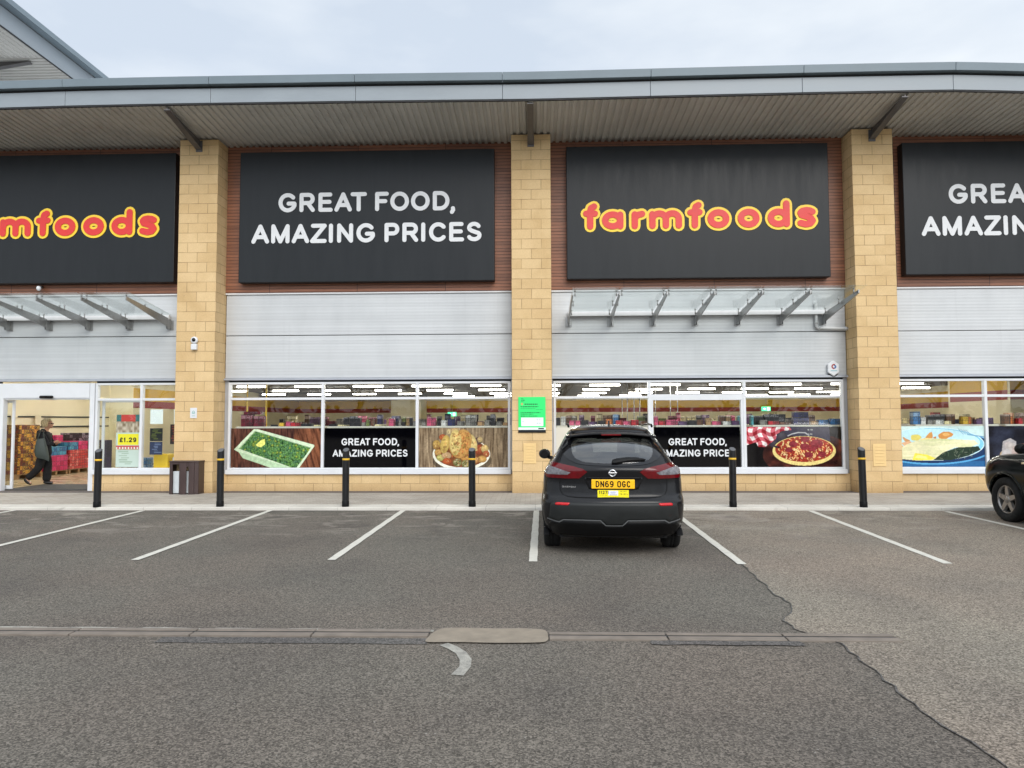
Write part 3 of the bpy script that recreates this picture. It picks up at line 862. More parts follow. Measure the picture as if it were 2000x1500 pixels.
# soffit, fascia and gutter of the canopy roof
XO = ([-40, -13, -11.15, -9.5, -7.4, -3.6, .1, 2.8, 5.44, 7.3, 8.5, 9.8, 12, 20, 40], [-.06, -.03, -.005, .015, .02, .005, -.02, 0, .015, .018, .015, -.04, -.15, -.3, -.3])
def zo(x): return float(np.interp(x, *XO))
def corrugated(mb, x0, x1, fn, pitch=.15, depth=.032):
    """fn(x, end, drop) -> point; trapezoid sheet running between two ends"""
    prof = [(0, 0), (.36, 0), (.46, 1), (.90, 1)]
    k = 0; xs = []
    while x0 + k * pitch < x1:
        for q, d in prof: xs.append((min(x0 + (k + q) * pitch, x1), d * depth))
        k += 1
    m = len(xs)
    mb.add([fn(x, 0, d) for x, d in xs] + [fn(x, 1, d) for x, d in xs], [(i, i + 1, m + i + 1, m + i) for i in range(m - 1)])
b = MB()
corrugated(b, -15.6, 18.6, lambda x, e, d: (x, .64 if not e else -1.47, (8.115 if not e else 8.222 + zo(x)) - d))
RF = box("roof", P['trim'], B, (-15.6, -1.40, 8.30), (18.6, 30, 8.62))
b.build("soffit", P['soffit'], RF, recalc=False)
JX = [-15.9, -12.85, -9.77, -6.69, -3.66, -.63, 2.38, 5.43, 8.42, 11.45, 14.5, 18.6]
def run(name, mat, prof, gap):
    b = MB()
    for a, c in zip(JX[:-1], JX[1:]):
        a += gap; c -= gap
        n = 6; m = len(prof)
        v = []
        for i in range(n + 1):
            x = a + (c - a) * i / n
            v += [(x, y, z + zo(x)) for y, z in prof]
        fs = [(i * m + k, i * m + (k + 1) % m, (i + 1) * m + (k + 1) % m, (i + 1) * m + k) for i in range(n) for k in range(m)]
        fs += [tuple(range(m)), tuple(n * m + k for k in range(m))]
        b.add(v, fs)
    return b.build(name, mat, RF, bevel=.004)
run("fascia", P['fascia'], [(-1.50, 8.232), (-1.50, 8.535), (-1.47, 8.535), (-1.47, 8.232)], .004)
run("fascia_lip", P['dark'], [(-1.488, 8.200), (-1.488, 8.230), (-1.44, 8.230), (-1.44, 8.200)], 0)
run("shadow_gap", P['dark'], [(-1.468, 8.22), (-1.468, 8.60), (-1.42, 8.60), (-1.42, 8.22)], 0)
run("gutter", P['gutter'], [(-1.60, 8.585), (-1.615, 8.745), (-1.40, 8.775), (-1.40, 8.585)], .004)
for a, c in PILL[1:4]:
    x = (a + c) / 2
    b = MB()
    b.prism([(0.0, 7.86), (0.0, 8.08), (-1.44, 8.19), (-1.44, 8.155)], x - .012, x + .012, 'x')
    b.prism([(-.001, 7.84), (-.001, 7.858), (-1.44, 8.155), (-1.44, 8.137)], x - .065, x + .065, 'x')
    b.box(x - .075, -.014, 7.80, x + .075, -.002, 8.06)
    b.build("roof_bracket", P['steel'], RF)

# taller block at the left: its roof edge runs away from the camera
hx = -12.55
T = thing("taller_roof", "taller roof canopy rising above the main roof at the upper left corner", "roof", (-14.8, 2, 8.6))
def hb(name, mat, mb, par=T):
    o = mb.build(name, mat, par)
    o.matrix_parent_inverse = Matrix.Translation((14.8, -2, -8.6))
    return o
hb("wall", P['clad'], MB().box(-24, 1.9, 8.62, -14.7, 20, 11.02))
b = MB()
corrugated(b, -24, hx + .02, lambda x, e, d: (x, -.72 if not e else 1.68, 11.03 - d))
hb("soffit", P['soffit'], b)
b = MB()
corrugated(b, 1.70, 20, lambda y, e, d: (hx + .02 if not e else -14.8, y, 11.03 - d))
hb("soffit", P['soffit'], b)
hb("fascia", P['fascia'], MB().box(hx, -.78, 11.0, hx + .03, 20, 11.46).box(-24, -.78, 11.0, hx - .003, -.75, 11.46))
hb("shadow_gap", P['dark'], MB().box(hx - .06, -.74, 11.065, hx - .003, 20, 11.5).box(hx - .003, -.745, 10.975, hx + .025, 20, 10.998))
hb("gutter", P['gutter'], MB().box(hx + .03, -.9, 11.485, hx + .25, 20, 11.62).box(-24, -.95, 11.485, hx + .028, -.78, 11.62))
hb("roof_sheet", P['trim'], MB().box(-24, -.7, 11.51, hx, 20, 11.58))
b = MB()
b.prism([(-13.0, 10.985), (-13.0, 10.955), (-14.7, 10.70), (-14.7, 10.985)], 1.82, 1.84, 'y')
b.prism([(-13.0, 10.953), (-13.0, 10.935), (-14.7, 10.68), (-14.7, 10.698)], 1.76, 1.90, 'y')
hb("roof_bracket", P['steel'], b)

# ------------------------------------------------------------------ windows
def window(a, c, mull, name_panes=None, heavy=None, zt=2.172):
    """shop window between X=a and X=c: frame + one pane per light"""
    w_ = thing("shop_window", None, None); w_.parent = B
    fr = MB()
    y0, y1 = .52, .62
    fr.box(a, y0, .545, a + .055, y1, 2.555); fr.box(c - .055, y0, .545, c, y1, 2.555)
    fr.box(a + .056, y0, 2.505, c - .056, y1, 2.555)
    fr.box(a + .056, y0, .545, c - .056, y1, .585)
    xs = [a + .055] + mull + [c - .055]
    for m_ in mull:
        fr.box(m_ - .032, y0 - .003, .586, m_ + .032, y1 - .003, 2.504)
    for p, q in zip(xs[:-1], xs[1:]):
        l_ = p + (.033 if p in mull else .001); r_ = q - (.033 if q in mull else .001)
        if heavy and heavy[0] <= (p + q) / 2 <= heavy[1]:
            fr.box(l_, y0 + .002, 2.10, r_, y1 - .002, 2.235)
            fr.box(l_, y0 + .002, .586, l_ + .05, y1 - .002, 2.099); fr.box(r_ - .05, y0 + .002, .586, r_, y1 - .002, 2.099)
        else:
            fr.box(l_, y0 + .002, zt - .028, r_, y1 - .002, zt + .028)
    fr.build("frame", P['white'], w_, bevel=.004)
    MB().box(a - .01, .44, .442, c + .01, .655, .543).build("sill", P['white'], w_, bevel=.006)
    MB().box(a - .02, .60, 2.557, c + .02, .65, 2.598).build("head_gap", P['dark'], w_)
    for p, q in zip(xs[:-1], xs[1:]):
        l_ = p + (.025 if p in mull else -.002); r_ = q - (.025 if q in mull else -.002)
        for z0, z1 in ((.575, zt - .01), (zt + .01, 2.515)):
            MB().add([(l_, .585, z0), (r_, .585, z0), (r_, .585, z1), (l_, .585, z1)], [(0, 1, 2, 3)]).build("pane", P['glass'], w_, recalc=False)
    return w_
window(-7.09, -.56, [-4.885, -2.70])
window(.425, 6.95, [2.60, 4.735], heavy=(3, 4.5))
window(8.02, 14.5, [10.08, 12.2])
window(-10.225, -8.10, [-9.135])
window(-14.7, -12.56, [])
# narrow return strips between frame and pillar
for x0, x1 in ((-7.184, -7.105), (-.548, -.509), (.382, .413), (6.962, 7.043), (7.944, 8.008), (-8.088, -8.082), (14.512, 14.616)):
    box("reveal", P['grey_trim'], B, (x0, .56, .445), (x1, .65, 2.595))

# sliding door
D = thing("automatic_door", None, None); D.parent = B
MB().box(-12.525, .50, .06, -12.40, .64, 2.555).build("door_post", P['white'], D, bevel=.004)
MB().box(-10.345, .50, .06, -10.235, .64, 2.555).build("door_post", P['white'], D, bevel=.004)
HD = MB().box(-12.395, .49, 2.21, -10.35, .645, 2.555).box(-12.395, .515, 2.175, -10.35, .63, 2.207).build("header", P['white'], D, bevel=.005)
b = MB()
b.cyl((-11.48, .455, 2.235), (-11.22, .455, 2.235), .034, n=16); b.ball((-11.48, .455, 2.235), .034); b.ball((-11.22, .455, 2.235), .034)
b.build("sensor", P['black'], HD)
def leaf(x0, x1, y, par=D):
    fr = MB()
    for a, c in ((x0, x0 + .055), (x1 - .055, x1)): fr.box(a, y, .09, c, y + .045, 2.17)
    fr.box(x0 + .056, y, 2.11, x1 - .056, y + .045, 2.17); fr.box(x0 + .056, y, .09, x1 - .056, y + .045, .17)
    l_ = fr.build("door_leaf", P['white'], par, bevel=.003)
    MB().add([(x0 + .05, y + .02, .15), (x1 - .05, y + .02, .15), (x1 - .05, y + .02, 2.13), (x0 + .05, y + .02, 2.13)], [(0, 1, 2, 3)]).build("pane", P['glass'], l_, recalc=False)
leaf(-10.17, -9.22, .70); leaf(-13.3, -12.28, .70)
box("entrance_mat", P['mat'], B, (-12.45, .63, .0605), (-10.25, 2.05, .0845))

# interior shell
IZ, YB = 3.15, 27.5
box("shop_floor", P['floor'], B, (-15.5, .66, -.1), (18.4, YB + .1, .08))
box("shop_ceiling", P['ceil'], B, (-15.5, .81, IZ), (18.4, YB + .1, IZ + .1))
box("shop_wall", P['cream'], B, (-14.7, 9.5, .081), (-14.5, YB, IZ - .001))
box("shop_wall", P['cream'], B, (-15.5, .81, .081), (-15.35, 9.499, IZ - .001))
box("shop_wall", P['cream'], B, (-15.349, 9.5, .081), (-14.701, 9.6, IZ - .001))
box("shop_wall", P['cream'], B, (-14.5, YB, .081), (18.2, YB + .15, IZ - .001))
box("shop_wall", P['cream'], B, (18.2, .81, .081), (18.4, YB, IZ - .001))
box("shop_wall", P['cream'], B, (12.5, 3.4, .081), (18.19, 6.2, IZ - .001))
for m_, z0, z1, e in (('wyellow', 2.42, 2.88, .006), ('wred', 2.16, 2.419, .006)):
    b = MB()
    b.box(-14.499, YB - e, z0, 18.19, YB - .001, z1)
    b.box(-14.499, 9.51, z0, -14.5 + e, YB - .01, z1)
    b.box(18.2 - e, 6.3, z0, 18.199, YB - .01, z1)
    b.box(12.5 - e, 3.5, z0, 12.499, 6.1, z1); b.box(12.5, 3.4 - e, z0, 18.1, 3.399, z1)
    b.build("wall_band", P[m_], B)
box("bulkhead", P['ceil'], B, (-14.4, 21.0, 2.93), (-6.2, 25.0, IZ - .002))
box("shop_pier", P['cream'], B, (-8.35, YB - 2.2, .081), (-6.6, YB - .01, IZ - .003))
# rails on the wall seen through the door
for z in (1.80, 1.49):
    box("wall_rail", P['dark'], B, (-15.348, 1.2, z), (-15.31, 9.4, z + .04))

# ceiling lights: rows running into the shop
def mk_light(m_):
    t = thing("ceiling_light", "lit white batten light in the rows under the dark shop ceiling", "ceiling light", group="batten lights under the shop ceiling")
    MB().box(-.60, -.034, .012, .60, .034, .034).build("housing", P['white_d'], t)
    MB().box(-.58, -.030, -.045, .58, .030, .011).build("diffuser", m_, t)
    for s_ in (-.4, .4):
        MB().cyl((s_, 0, .034), (s_, 0, .12), .008, n=6).build("hanger", P['dark'], t)
    return t
far, near = mk_light(P['lamp']), mk_light(P['lamp_fill'])  # near: stronger rows added out of view above the window head to brighten the shop
near['label'] = "added unseen batten light in the front rows, filling the shop with light"
near['group'] = "added unseen front batten lights filling the shop"
used = set()
for Y in (3.0, 5.5, 8.0, 11.8, 15.6, 19.7, 23.6):
    for k in range(-4, 10):
        X = -4.2 + 2.3 * k + (.25 if Y > 19 else 0)
        if X > 17.4 or (Y < 7 and X > 11.8) or (Y > 20.5 and X < -6): continue
        if Y < 9 and k % 2: continue
        src = near if Y < 9 else far
        if src not in used: src.location = (X, Y, 3.03); used.add(src)
        else: dup(src, (X, Y, 3.03))

# ------------------------------------------------------------------ big signs
def sign_slogan(x0, x1, z0, z1, tx, tw, lb):
    t = thing("shop_sign", lb, "sign", (x0, .498, z0), group=None)
    MB().box(0, -.218, 0, x1 - x0, -.001, z1 - z0).build("sign_panel", P['sign'], t, bevel=.012)
    st, r = slogan(tw)
    lay(MB(), st, r, tx - x0, -.2175, 5.735 - z0, .012).build("lettering", P['letter'], t)
def sign_name(x0, x1, z0, z1, tx, lb):
    t = thing("shop_sign", lb, "sign", (x0, .498, z0), group=None)
    MB().box(0, -.218, 0, x1 - x0, -.001, z1 - z0).build("sign_panel", P['sign'], t, bevel=.012)
    k = 5.33 / 1890
    st = []
    for c, p in FARM:
        q = [((x - 50) * k, y * k) for x, y in p]
        st += [(True, q)] if c else [(False, [a, c2]) for a, c2 in zip(q[:-1], q[1:])]
    zb = 5.90 - z0 + 50 * k
    lay(MB(), st, 46 * k, tx - x0, -.2175, zb, .010).build("letter_outline", P['yellow'], t)
    lay(MB(), st, 25.5 * k, tx - x0, -.2325, zb, .010).build("lettering", P['red'], t)
sign_slogan(-6.80, -.90, 4.835, 7.885, -6.505, 5.315, "charcoal sign with white slogan lettering between the left and centre pillars")
sign_name(.745, 6.64, 4.845, 7.90, 1.05, "charcoal sign with red and yellow shop name between the centre and right pillars")
sign_name(-14.2, -8.315, 4.87, 7.90, -14.0, "charcoal sign with red and yellow shop name cut off by the left edge")
sign_slogan(8.29, 14.2, 4.87, 7.87, 8.66, 5.3, "charcoal sign with white slogan lettering cut off by the right edge")

# ------------------------------------------------------------------ vinyl posters in the shop windows
PZ, PH, PY = .588, .905, .566
def poster_peas(W, H):
    a = Art(W, H, .0075)
    a.streaks(((44, 22, 20), (104, 62, 46)), 70, 3, 3)
    m = a.x > .70
    b2 = Art(W, H, .0075); b2.x, b2.y = a.x * .94 + a.y * .10, a.y
    b2.streaks(((70, 36, 22), (142, 84, 52)), 46, 2, 8)
    a.c = np.where(m[..., None], b2.c, a.c)
    def q(px, py): return ((px - 110) / 1770, 1 - (py - 60) / 795)
    a.poly([q(175, 490), q(270, 545), q(350, 665), q(905, 860), q(1440, 880), q(1340, 860), q(300, 540)], (176, 204, 164))
    a.poly([q(300, 540), q(350, 665), q(905, 860), q(1310, 860)], (172, 200, 160))
    a.poly([q(170, 488), q(560, 75), q(620, 75), q(1735, 395), q(1750, 420), q(1445, 875), q(1340, 870), q(230, 520)], (200, 220, 184))
    a.poly([q(265, 470), q(580, 112), q(1680, 450), q(1400, 860), q(1330, 862)], (140, 172, 126))
    pm = a.poly([q(285, 478), q(575, 140), q(610, 128), q(1665, 462), q(1640, 520), q(1400, 858), q(1330, 862)], (22, 58, 24))
    rs = np.random.RandomState(4)
    for py in np.arange(130, 870, 36):
        for px in np.arange(280, 1680, 41):
            c = q(px + rs.uniform(-16, 16), py + rs.uniform(-14, 14))
            j, i = int(np.clip(c[1], 0, 1) * a.ny), int(np.clip(c[0], 0, 1) * a.nx)
            if not pm[j, i]: continue
            g = rs.rand()
            col = (70 + 44 * g, 126 + 44 * g, 62 + 30 * rs.rand())
            if rs.rand() < .08: col = (150, 175, 50)
            a.ball(c[0], c[1], .0150, .0335, col, .12, 0, .34, pm)
    a.poly([q(595, 395), q(690, 310), q(775, 275), q(780, 385), q(700, 445), q(635, 430)], (236, 236, 110))
    return a
def poster_chicken(W, H):
    a = Art(W, H, .0075)
    a.streaks(((96, 76, 54), (168, 146, 114)), 60, 2, 21)
    dk = np.clip((a.x - .55) * 2, 0, 1) * .55
    a.c *= (1 - dk)[..., None] * .6 + .4
    def q(px, py): return ((px - 65) / 1880, 1 - (py - 45) / 850)
    for i in range(1, 8):
        a.fill(np.abs(a.x - .08 - i * .125 - .03 * (a.y - .5)) < .0022, (40, 30, 24), .7)
    a.fill(a.ellm(.485, .17, .33, .33) < 1, (30, 24, 20), .6)
    a.fill(a.ellm(.478, .33, .322, .40) < 1, (228, 226, 206))
    a.fill(a.ellm(.478, .36, .30, .36) < 1, (120, 66, 30))
    rs = np.random.RandomState(9)
    def B_(px, py, rx, ry, col, d=.3, ang=0):
        c = q(px, py); g = np.array(col) * .9 + np.array((150, 110, 60)) * .1
        a.ball(c[0], c[1], rx / 1880, ry / 850, g, d, ang, .07)
        for k in range(7):
            t = rs.rand() * 6.3; r_ = rs.rand() * .75
            a.fill(a.ellm(c[0] + rx / 1880 * r_ * math.cos(t), c[1] + ry / 850 * r_ * math.sin(t), rx / 1880 * .22 * (.4 + rs.rand()), ry / 850 * .18 * (.4 + rs.rand()), rs.rand() * 3) < 1, [(120, 62, 24), (236, 206, 130), (90, 50, 24), (200, 130, 60)][k % 4], .4)
    for px, py, rx, ry, col in ((570, 250, 80, 65, (204, 96, 44)), (440, 400, 85, 90, (214, 172, 78)), (470, 570, 75, 70, (228, 174, 84)), (430, 460, 60, 60, (196, 150, 70)),
                                (520, 690, 85, 70, (206, 206, 110)), (650, 640, 105, 75, (228, 186, 132)), (660, 765, 100, 70, (206, 92, 30)), (1320, 330, 80, 80, (96, 72, 74)),
                                (1360, 300, 60, 60, (214, 190, 130)), (1340, 520, 95, 110, (170, 74, 34)), (1460, 500, 80, 90, (226, 196, 120)), (1490, 610, 70, 75, (186, 96, 52)),
                                (1400, 720, 100, 75, (226, 170, 80)), (1270, 740, 70, 70, (214, 150, 80)), (1050, 700, 100, 60, (226, 160, 66)), (1180, 640, 80, 80, (190, 120, 60))):
        B_(px, py, rx, ry, col)
    B_(620, 400, 95, 200, (228, 194, 92), .5, -.2); B_(1200, 370, 90, 190, (232, 208, 130), .5, .3); B_(710, 130, 60, 60, (226, 206, 150)); B_(1000, 300, 190, 220, (222, 172, 88), .55)
    B_(930, 400, 235, 300, (226, 166, 78), .55); B_(830, 110, 95, 70, (206, 176, 120)); B_(840, 360, 130, 270, (240, 214, 124), .6)
    for k in range(120):
        px = rs.uniform(740, 1130); py = rs.uniform(120, 680)
        c = q(px, py)
        a.fill(a.ellm(c[0], c[1], .006 + .008 * rs.rand(), .012 + .014 * rs.rand(), rs.rand() * 3) < 1, [(150, 78, 26), (110, 60, 24), (196, 96, 36), (120, 116, 40)][k % 4], .55)
    for px, py in ((880, 790), (1060, 820)):
        B_(px, py, 90, 85, (150, 150, 84), .4)
        for k in range(14): B_(px + rs.uniform(-60, 60), py + rs.uniform(-55, 55), 22, 20, [(206, 200, 150), (92, 104, 48), (150, 110, 60)][k % 3])
    return a
def poster_pizza(W, H):
    a = Art(W, H, .0075)
    a.c[:] = lin((13, 11, 13))
    def q(px, py): return ((px - 85) / 1780, 1 - (py - 45) / 790)
    n = a.noise(14, 9, 31)
    t_ = a.ellm(.64, .30, .47, .55) < 1
    a.c = np.where(t_[..., None], lin((44, 22, 20)) + (lin((112, 52, 38)) - lin((44, 22, 20))) * (n ** 2)[..., None], a.c)
    a.poly([q(640, 45), q(1640, 45), q(1660, 330), q(1500, 300), q(900, 220), q(540, 400), q(560, 330)], (58, 56, 72))
    a.ball(*q(760, 260), .05, .16, (70, 66, 74)); a.ball(*q(620, 390), .06, .09, (66, 60, 70))
    cl = a.poly([q(85, 45), q(900, 45), q(940, 110), q(760, 130), q(660, 190), q(640, 290), q(520, 380), q(440, 440), q(310, 440), q(260, 350), q(140, 390), q(85, 410)], None)
    u = (a.x * 21 + .6 * np.sin(a.y * 9)) % 2 < 1; v = (a.y * 10 + .5 * np.sin(a.x * 30)) % 2 < 1
    cc = np.where((u & v)[..., None], lin((150, 18, 34)), np.where((u | v)[..., None], lin((204, 92, 104)), lin((236, 226, 222))))
    a.c = np.where(cl[..., None], cc * (.72 + .4 * a.noise(18, 12, 7))[..., None], a.c)
    g = [q(870, 225), q(940, 190), q(1060, 160), q(1190, 165), q(1260, 215)]
    a.segs([(False, [(p[0] * W, p[1] * H) for p in g])], .012, (176, 176, 178), 0, 0, 1)
    for k in range(12):
        c = q(1290 + 40 * math.sin(k * 2.2), 150 + 45 * math.cos(k * 3.1)); a.ball(c[0], c[1], .008, .016, (166, 170, 168))
    cx, cy = q(1165, 505)
    pz = a.ellm(cx, cy - .02, .332, .365) < 1
    notch = a.poly([q(520, 380), q(700, 440), q(720, 475), q(620, 455)], None)
    a.fill(pz & ~notch, (226, 204, 120))
    top = (a.ellm(cx, cy + .02, .305, .315) < 1) & ~notch
    a.fill(top, (150, 44, 28))
    rs = np.random.RandomState(3)
    for k in range(420):
        th = rs.rand() * 6.3; rr_ = rs.rand() ** .5 * .97
        px, py = cx + .30 * rr_ * math.cos(th), cy + .02 + .31 * rr_ * math.sin(th)
        col = [(240, 214, 150), (226, 180, 110), (206, 80, 40), (120, 30, 26), (236, 196, 120), (170, 60, 40)][k % 6]
        m = (a.ellm(px, py, .006 + .014 * rs.rand(), .007 + .012 * rs.rand(), rs.rand() * 3) < 1) & top
        a.fill(m, col, .85)
    for px, py, r_ in ((1190, 290, 85), (1400, 380, 120), (1180, 440, 95), (960, 390, 80), (1500, 590, 80), (1250, 600, 80), (880, 500, 70), (1320, 480, 75)):
        c = q(px, py)
        m = (a.ellm(c[0], c[1], r_ / 1780, r_ * .72 / 790) < 1) & top
        nn = a.noise(60, 40, int(px))
        a.c = np.where(m[..., None], lin((128, 40, 48)) * (.75 + .7 * nn)[..., None], a.c)
    return a
def poster_fish(W, H):
    a = Art(W, H, .0075)
    a.c[:] = lin((196, 224, 220))
    a.c = a.c * (1 - .5 * np.clip((.35 - a.y) * 3, 0, 1))[..., None]
    def q(px, py): return ((px - 100) / 1290, 1 - (py - 25) / 675)
    a.fill(a.y < .30, (24, 70, 120)); a.fill((a.y < .14), (22, 96, 150))
    a.fill(a.ellm(.42, .48, .68, .43) < 1, (70, 160, 214))
    a.fill(a.ellm(.42, .49, .66, .40) < 1, (20, 52, 96))
    a.fill((a.ellm(.42, .56, .58, .41) < 1), (214, 240, 244))
    a.fill((a.ellm(.42, .56, .57, .395) < 1), (120, 196, 224))
    a.fill((a.ellm(.40, .60, .55, .34) < 1), (184, 226, 234))
    a.fill(a.poly([q(640, 590), q(760, 470), q(1000, 380), q(1300, 360), q(1330, 420), q(1150, 520), q(900, 590)], None), (38, 56, 44))
    rs = np.random.RandomState(2)
    for k in range(60):
        c = q(rs.uniform(720, 1260), rs.uniform(400, 560))
        a.fill((a.ellm(c[0], c[1], .02, .008, rs.rand() * 3) < 1), [(70, 96, 66), (120, 130, 110), (20, 34, 28)][k % 3], .6)
    for pts, col in (([(200, 190), (260, 230), (330, 270), (240, 290)], (204, 150, 96)), ([(330, 170), (440, 160), (490, 210), (440, 265), (330, 260)], (222, 208, 96)), ([(530, 220), (600, 130), (640, 120), (650, 220), (600, 240)], (214, 150, 70)),
                     ([(640, 215), (700, 190), (690, 240)], (196, 120, 60)), ([(720, 170), (800, 115), (900, 120), (950, 160), (920, 200), (880, 210), (830, 250), (740, 235)], (212, 142, 62)), ([(780, 150), (860, 130), (900, 170), (820, 200)], (232, 178, 96)),
                     ([(180, 300), (330, 270), (340, 330), (240, 370)], (224, 176, 132)), ([(100, 320), (200, 330), (230, 420), (100, 450)], (222, 180, 96)), ([(440, 250), (540, 215), (720, 240), (600, 270)], (236, 218, 140))):
        a.fill(a.poly([q(*p) for p in rounded(pts, 2)], None), col)
    fm = a.poly([q(100, 560), q(110, 450), q(260, 330), q(420, 260), q(700, 230), q(1000, 245), q(1250, 260), q(1300, 320), q(1200, 370), q(960, 380), q(780, 470), q(640, 590), q(400, 595)], None)
    nn = .5 * a.noise(5, 26, 5) + .3 * a.noise(12, 50, 6) + .2 * a.noise(40, 30, 7)
    fc = lin((196, 204, 140)) + (lin((246, 236, 200)) - lin((196, 204, 140))) * nn[..., None]
    a.c = np.where(fm[..., None], fc, a.c)
    a.fill(a.poly([q(340, 590), q(380, 470), q(560, 500), q(680, 560), q(600, 592)], None), (240, 226, 60))
    a.fill(a.poly([q(380, 550), q(420, 500), q(540, 530), q(560, 570)], None), (250, 244, 150), .7)
    for k in range(4):
        x0, y0 = q(1020 + 36 * k, 70 + 8 * k); x1, y1 = q(1090 + 34 * k, 160)
        a.segs([(False, [(x0 * W, y0 * H), (x1 * W, y1 * H)])], .006, (80, 130, 170), 0, 0, 1)
    x0, y0 = q(1150, 165); x1, y1 = q(1390, 205)
    a.segs([(False, [(x0 * W, y0 * H), (x1 * W, y1 * H)])], .01, (90, 150, 190), 0, 0, 1)
    return a
def poster_meat(W, H):
    a = Art(W, H, .009)
    n = a.noise(9, 6, 12)
    a.c = lin((16, 16, 24)) + (lin((46, 52, 72)) - lin((16, 16, 24))) * (n ** 2)[..., None]
    rs = np.random.RandomState(8)
    cols = [(226, 206, 176), (206, 176, 140), (236, 230, 226), (150, 96, 66), (190, 150, 120), (214, 190, 150)]
    for k in range(46):
        px = .16 + .8 * rs.rand(); py = .12 + .62 * rs.rand() * (1 - abs(px - .55))
        a.ball(px, py, .035 + .04 * rs.rand(), .07 + .07 * rs.rand(), cols[k % 6], .45, rs.rand() * 3)
    a.fill(a.poly([(.14, .3), (.16, .62), (.24, .7), (.30, .62), (.30, .25)], None), (186, 180, 180), .8)
    a.fill(a.poly([(.24, .12), (.26, .5), (.34, .52), (.36, .12)], None), (188, 164, 156), .8)
    return a
def poster(fn, x0, x1, lb, tex=.36):
    a = fn(x1 - x0, PH)
    o = a.build("window_poster", P['print'], None, 0, 0, 0, tex=tex)
    o.location = (x0, PY, PZ)
    tag(o, lb, "poster")
poster(poster_peas, -7.03, -4.922, "window poster of green peas in a pale tray on dark wood")
poster(poster_chicken, -2.662, -.62, "window poster of a roast chicken with vegetables on a white plate")
poster(poster_pizza, 4.772, 6.89, "window poster of a pepperoni pizza beside a red checked cloth")
poster(poster_fish, 8.08, 10.042, "window poster of battered fish and chips on a blue plate", .16)
poster(poster_meat, 10.118, 12.162, "window poster of pale sliced rolls behind the dark green car")
def poster_black(x0, x1, tx, tw, tz, lb):
    t = thing("window_poster", lb, "poster", (x0, PY, PZ))
    MB().box(0, 0, 0, x1 - x0, .004, PH).build("vinyl", P['blackv'], t)
    st, r = slogan(tw, 1.1)
    lay(MB(), st, r, tx - x0, -.0005, tz - PZ, .0015).build("lettering", P['letter'], t)
poster_black(-4.847, -2.738, -4.655, 1.735, .835, "gloss black window poster with white slogan between the peas and chicken posters")
poster_black(2.70, 4.635, 2.825, 1.70, .825, "gloss black window poster with white slogan partly behind the black car")
tag(box("window_poster", P['white_d'], None, (.485, PY, PZ), (2.565, PY + .004, PZ + PH)), "pale window poster mostly hidden behind the black car", "poster")

# ------------------------------------------------------------------ glass canopies
def canopy(x0, n, lb, sgn):
    t = thing("glass_canopy", lb, "canopy", (x0, .53, 3.9))
    pitch = .958
    for k in range(n):
        x = k * pitch
        b = MB()
        b.box(x - .075, -.016, -.115, x + .075, -.001, .11)
        b.box(x - .022, -.16, -.10, x - .013, -.0165, .10); b.box(x + .013, -.16, -.10, x + .022, -.0165, .10)
        for bx_ in (-.05, .05): b.cyl((x + bx_, -.017, -.085), (x + bx_, -.03, -.085), .013, n=8)
        b.prism([(-.05, -.07), (-.05, .14), (-1.83, .36), (-1.83, .29)], x - .0125, x + .0125, 'x')
        br = b.build("bracket", P['galv'], t, bevel=.002)
        for (yy, zz) in ((-.30, .175), (-1.0, .262), (-1.72, .352)):
            c = MB()
            for s_ in (-.055, .055):
                if (k == 0 and s_ < 0) or (k == n - 1 and s_ > 0): continue
                c.cyl((x + s_, yy, zz - .06), (x + s_, yy, zz + .045), .012, n=10)
                c.cyl((x + s_, yy, zz + .046), (x + s_, yy, zz + .058), .022, n=12)
                c.box(min(x, x + s_), yy - .008, zz - .045, max(x, x + s_), yy + .008, zz - .03)
            c.build("clamp", P['galv'], br)
    W = (n - 1) * pitch
    g = MB()
    for k in range(n - 1):
        a, c_ = k * pitch + .012, (k + 1) * pitch - .012
        if k == 0: a -= .02
        if k == n - 2: c_ += .14
        g.prism([(-.20, .205), (-.20, .217), (-1.92, .437), (-1.92, .425)], a, c_, 'x')
    g.build("glass_pane", P['cglass'], t)
    MB().prism([(-.03, .135), (-.03, .235), (-.13, .22), (-.13, .12)], -.02, W + .02, 'x').build("rear_gutter", P['trim'], t, bevel=.004)
canopy(.78, 7, "steel and glass canopy above the windows left of the right pillar", 1)
canopy(-13.28, 6, "steel and glass canopy above the shop entrance at the left", -1)
t = MB()
t.tube([(6.36, .47, 4.28), (6.36, .47, 3.80), (6.362, .47, 3.745), (6.39, .468, 3.72), (6.46, .465, 3.713), (6.98, .45, 3.695), (7.06, .45, 3.69)], .035, 12)
t.tube([(6.98, .45, 3.695), (7.02, .45, 3.694)], .045, 12); t.tube([(6.36, .47, 3.86), (6.36, .47, 3.82)], .044, 12); t.tube([(6.41, .467, 3.718), (6.45, .465, 3.714)], .044, 12)
tag(t.build("drain_pipe", P['grass_pipe'], None), "bent grey plastic drain pipe from the right canopy into the pillar", "pipe")

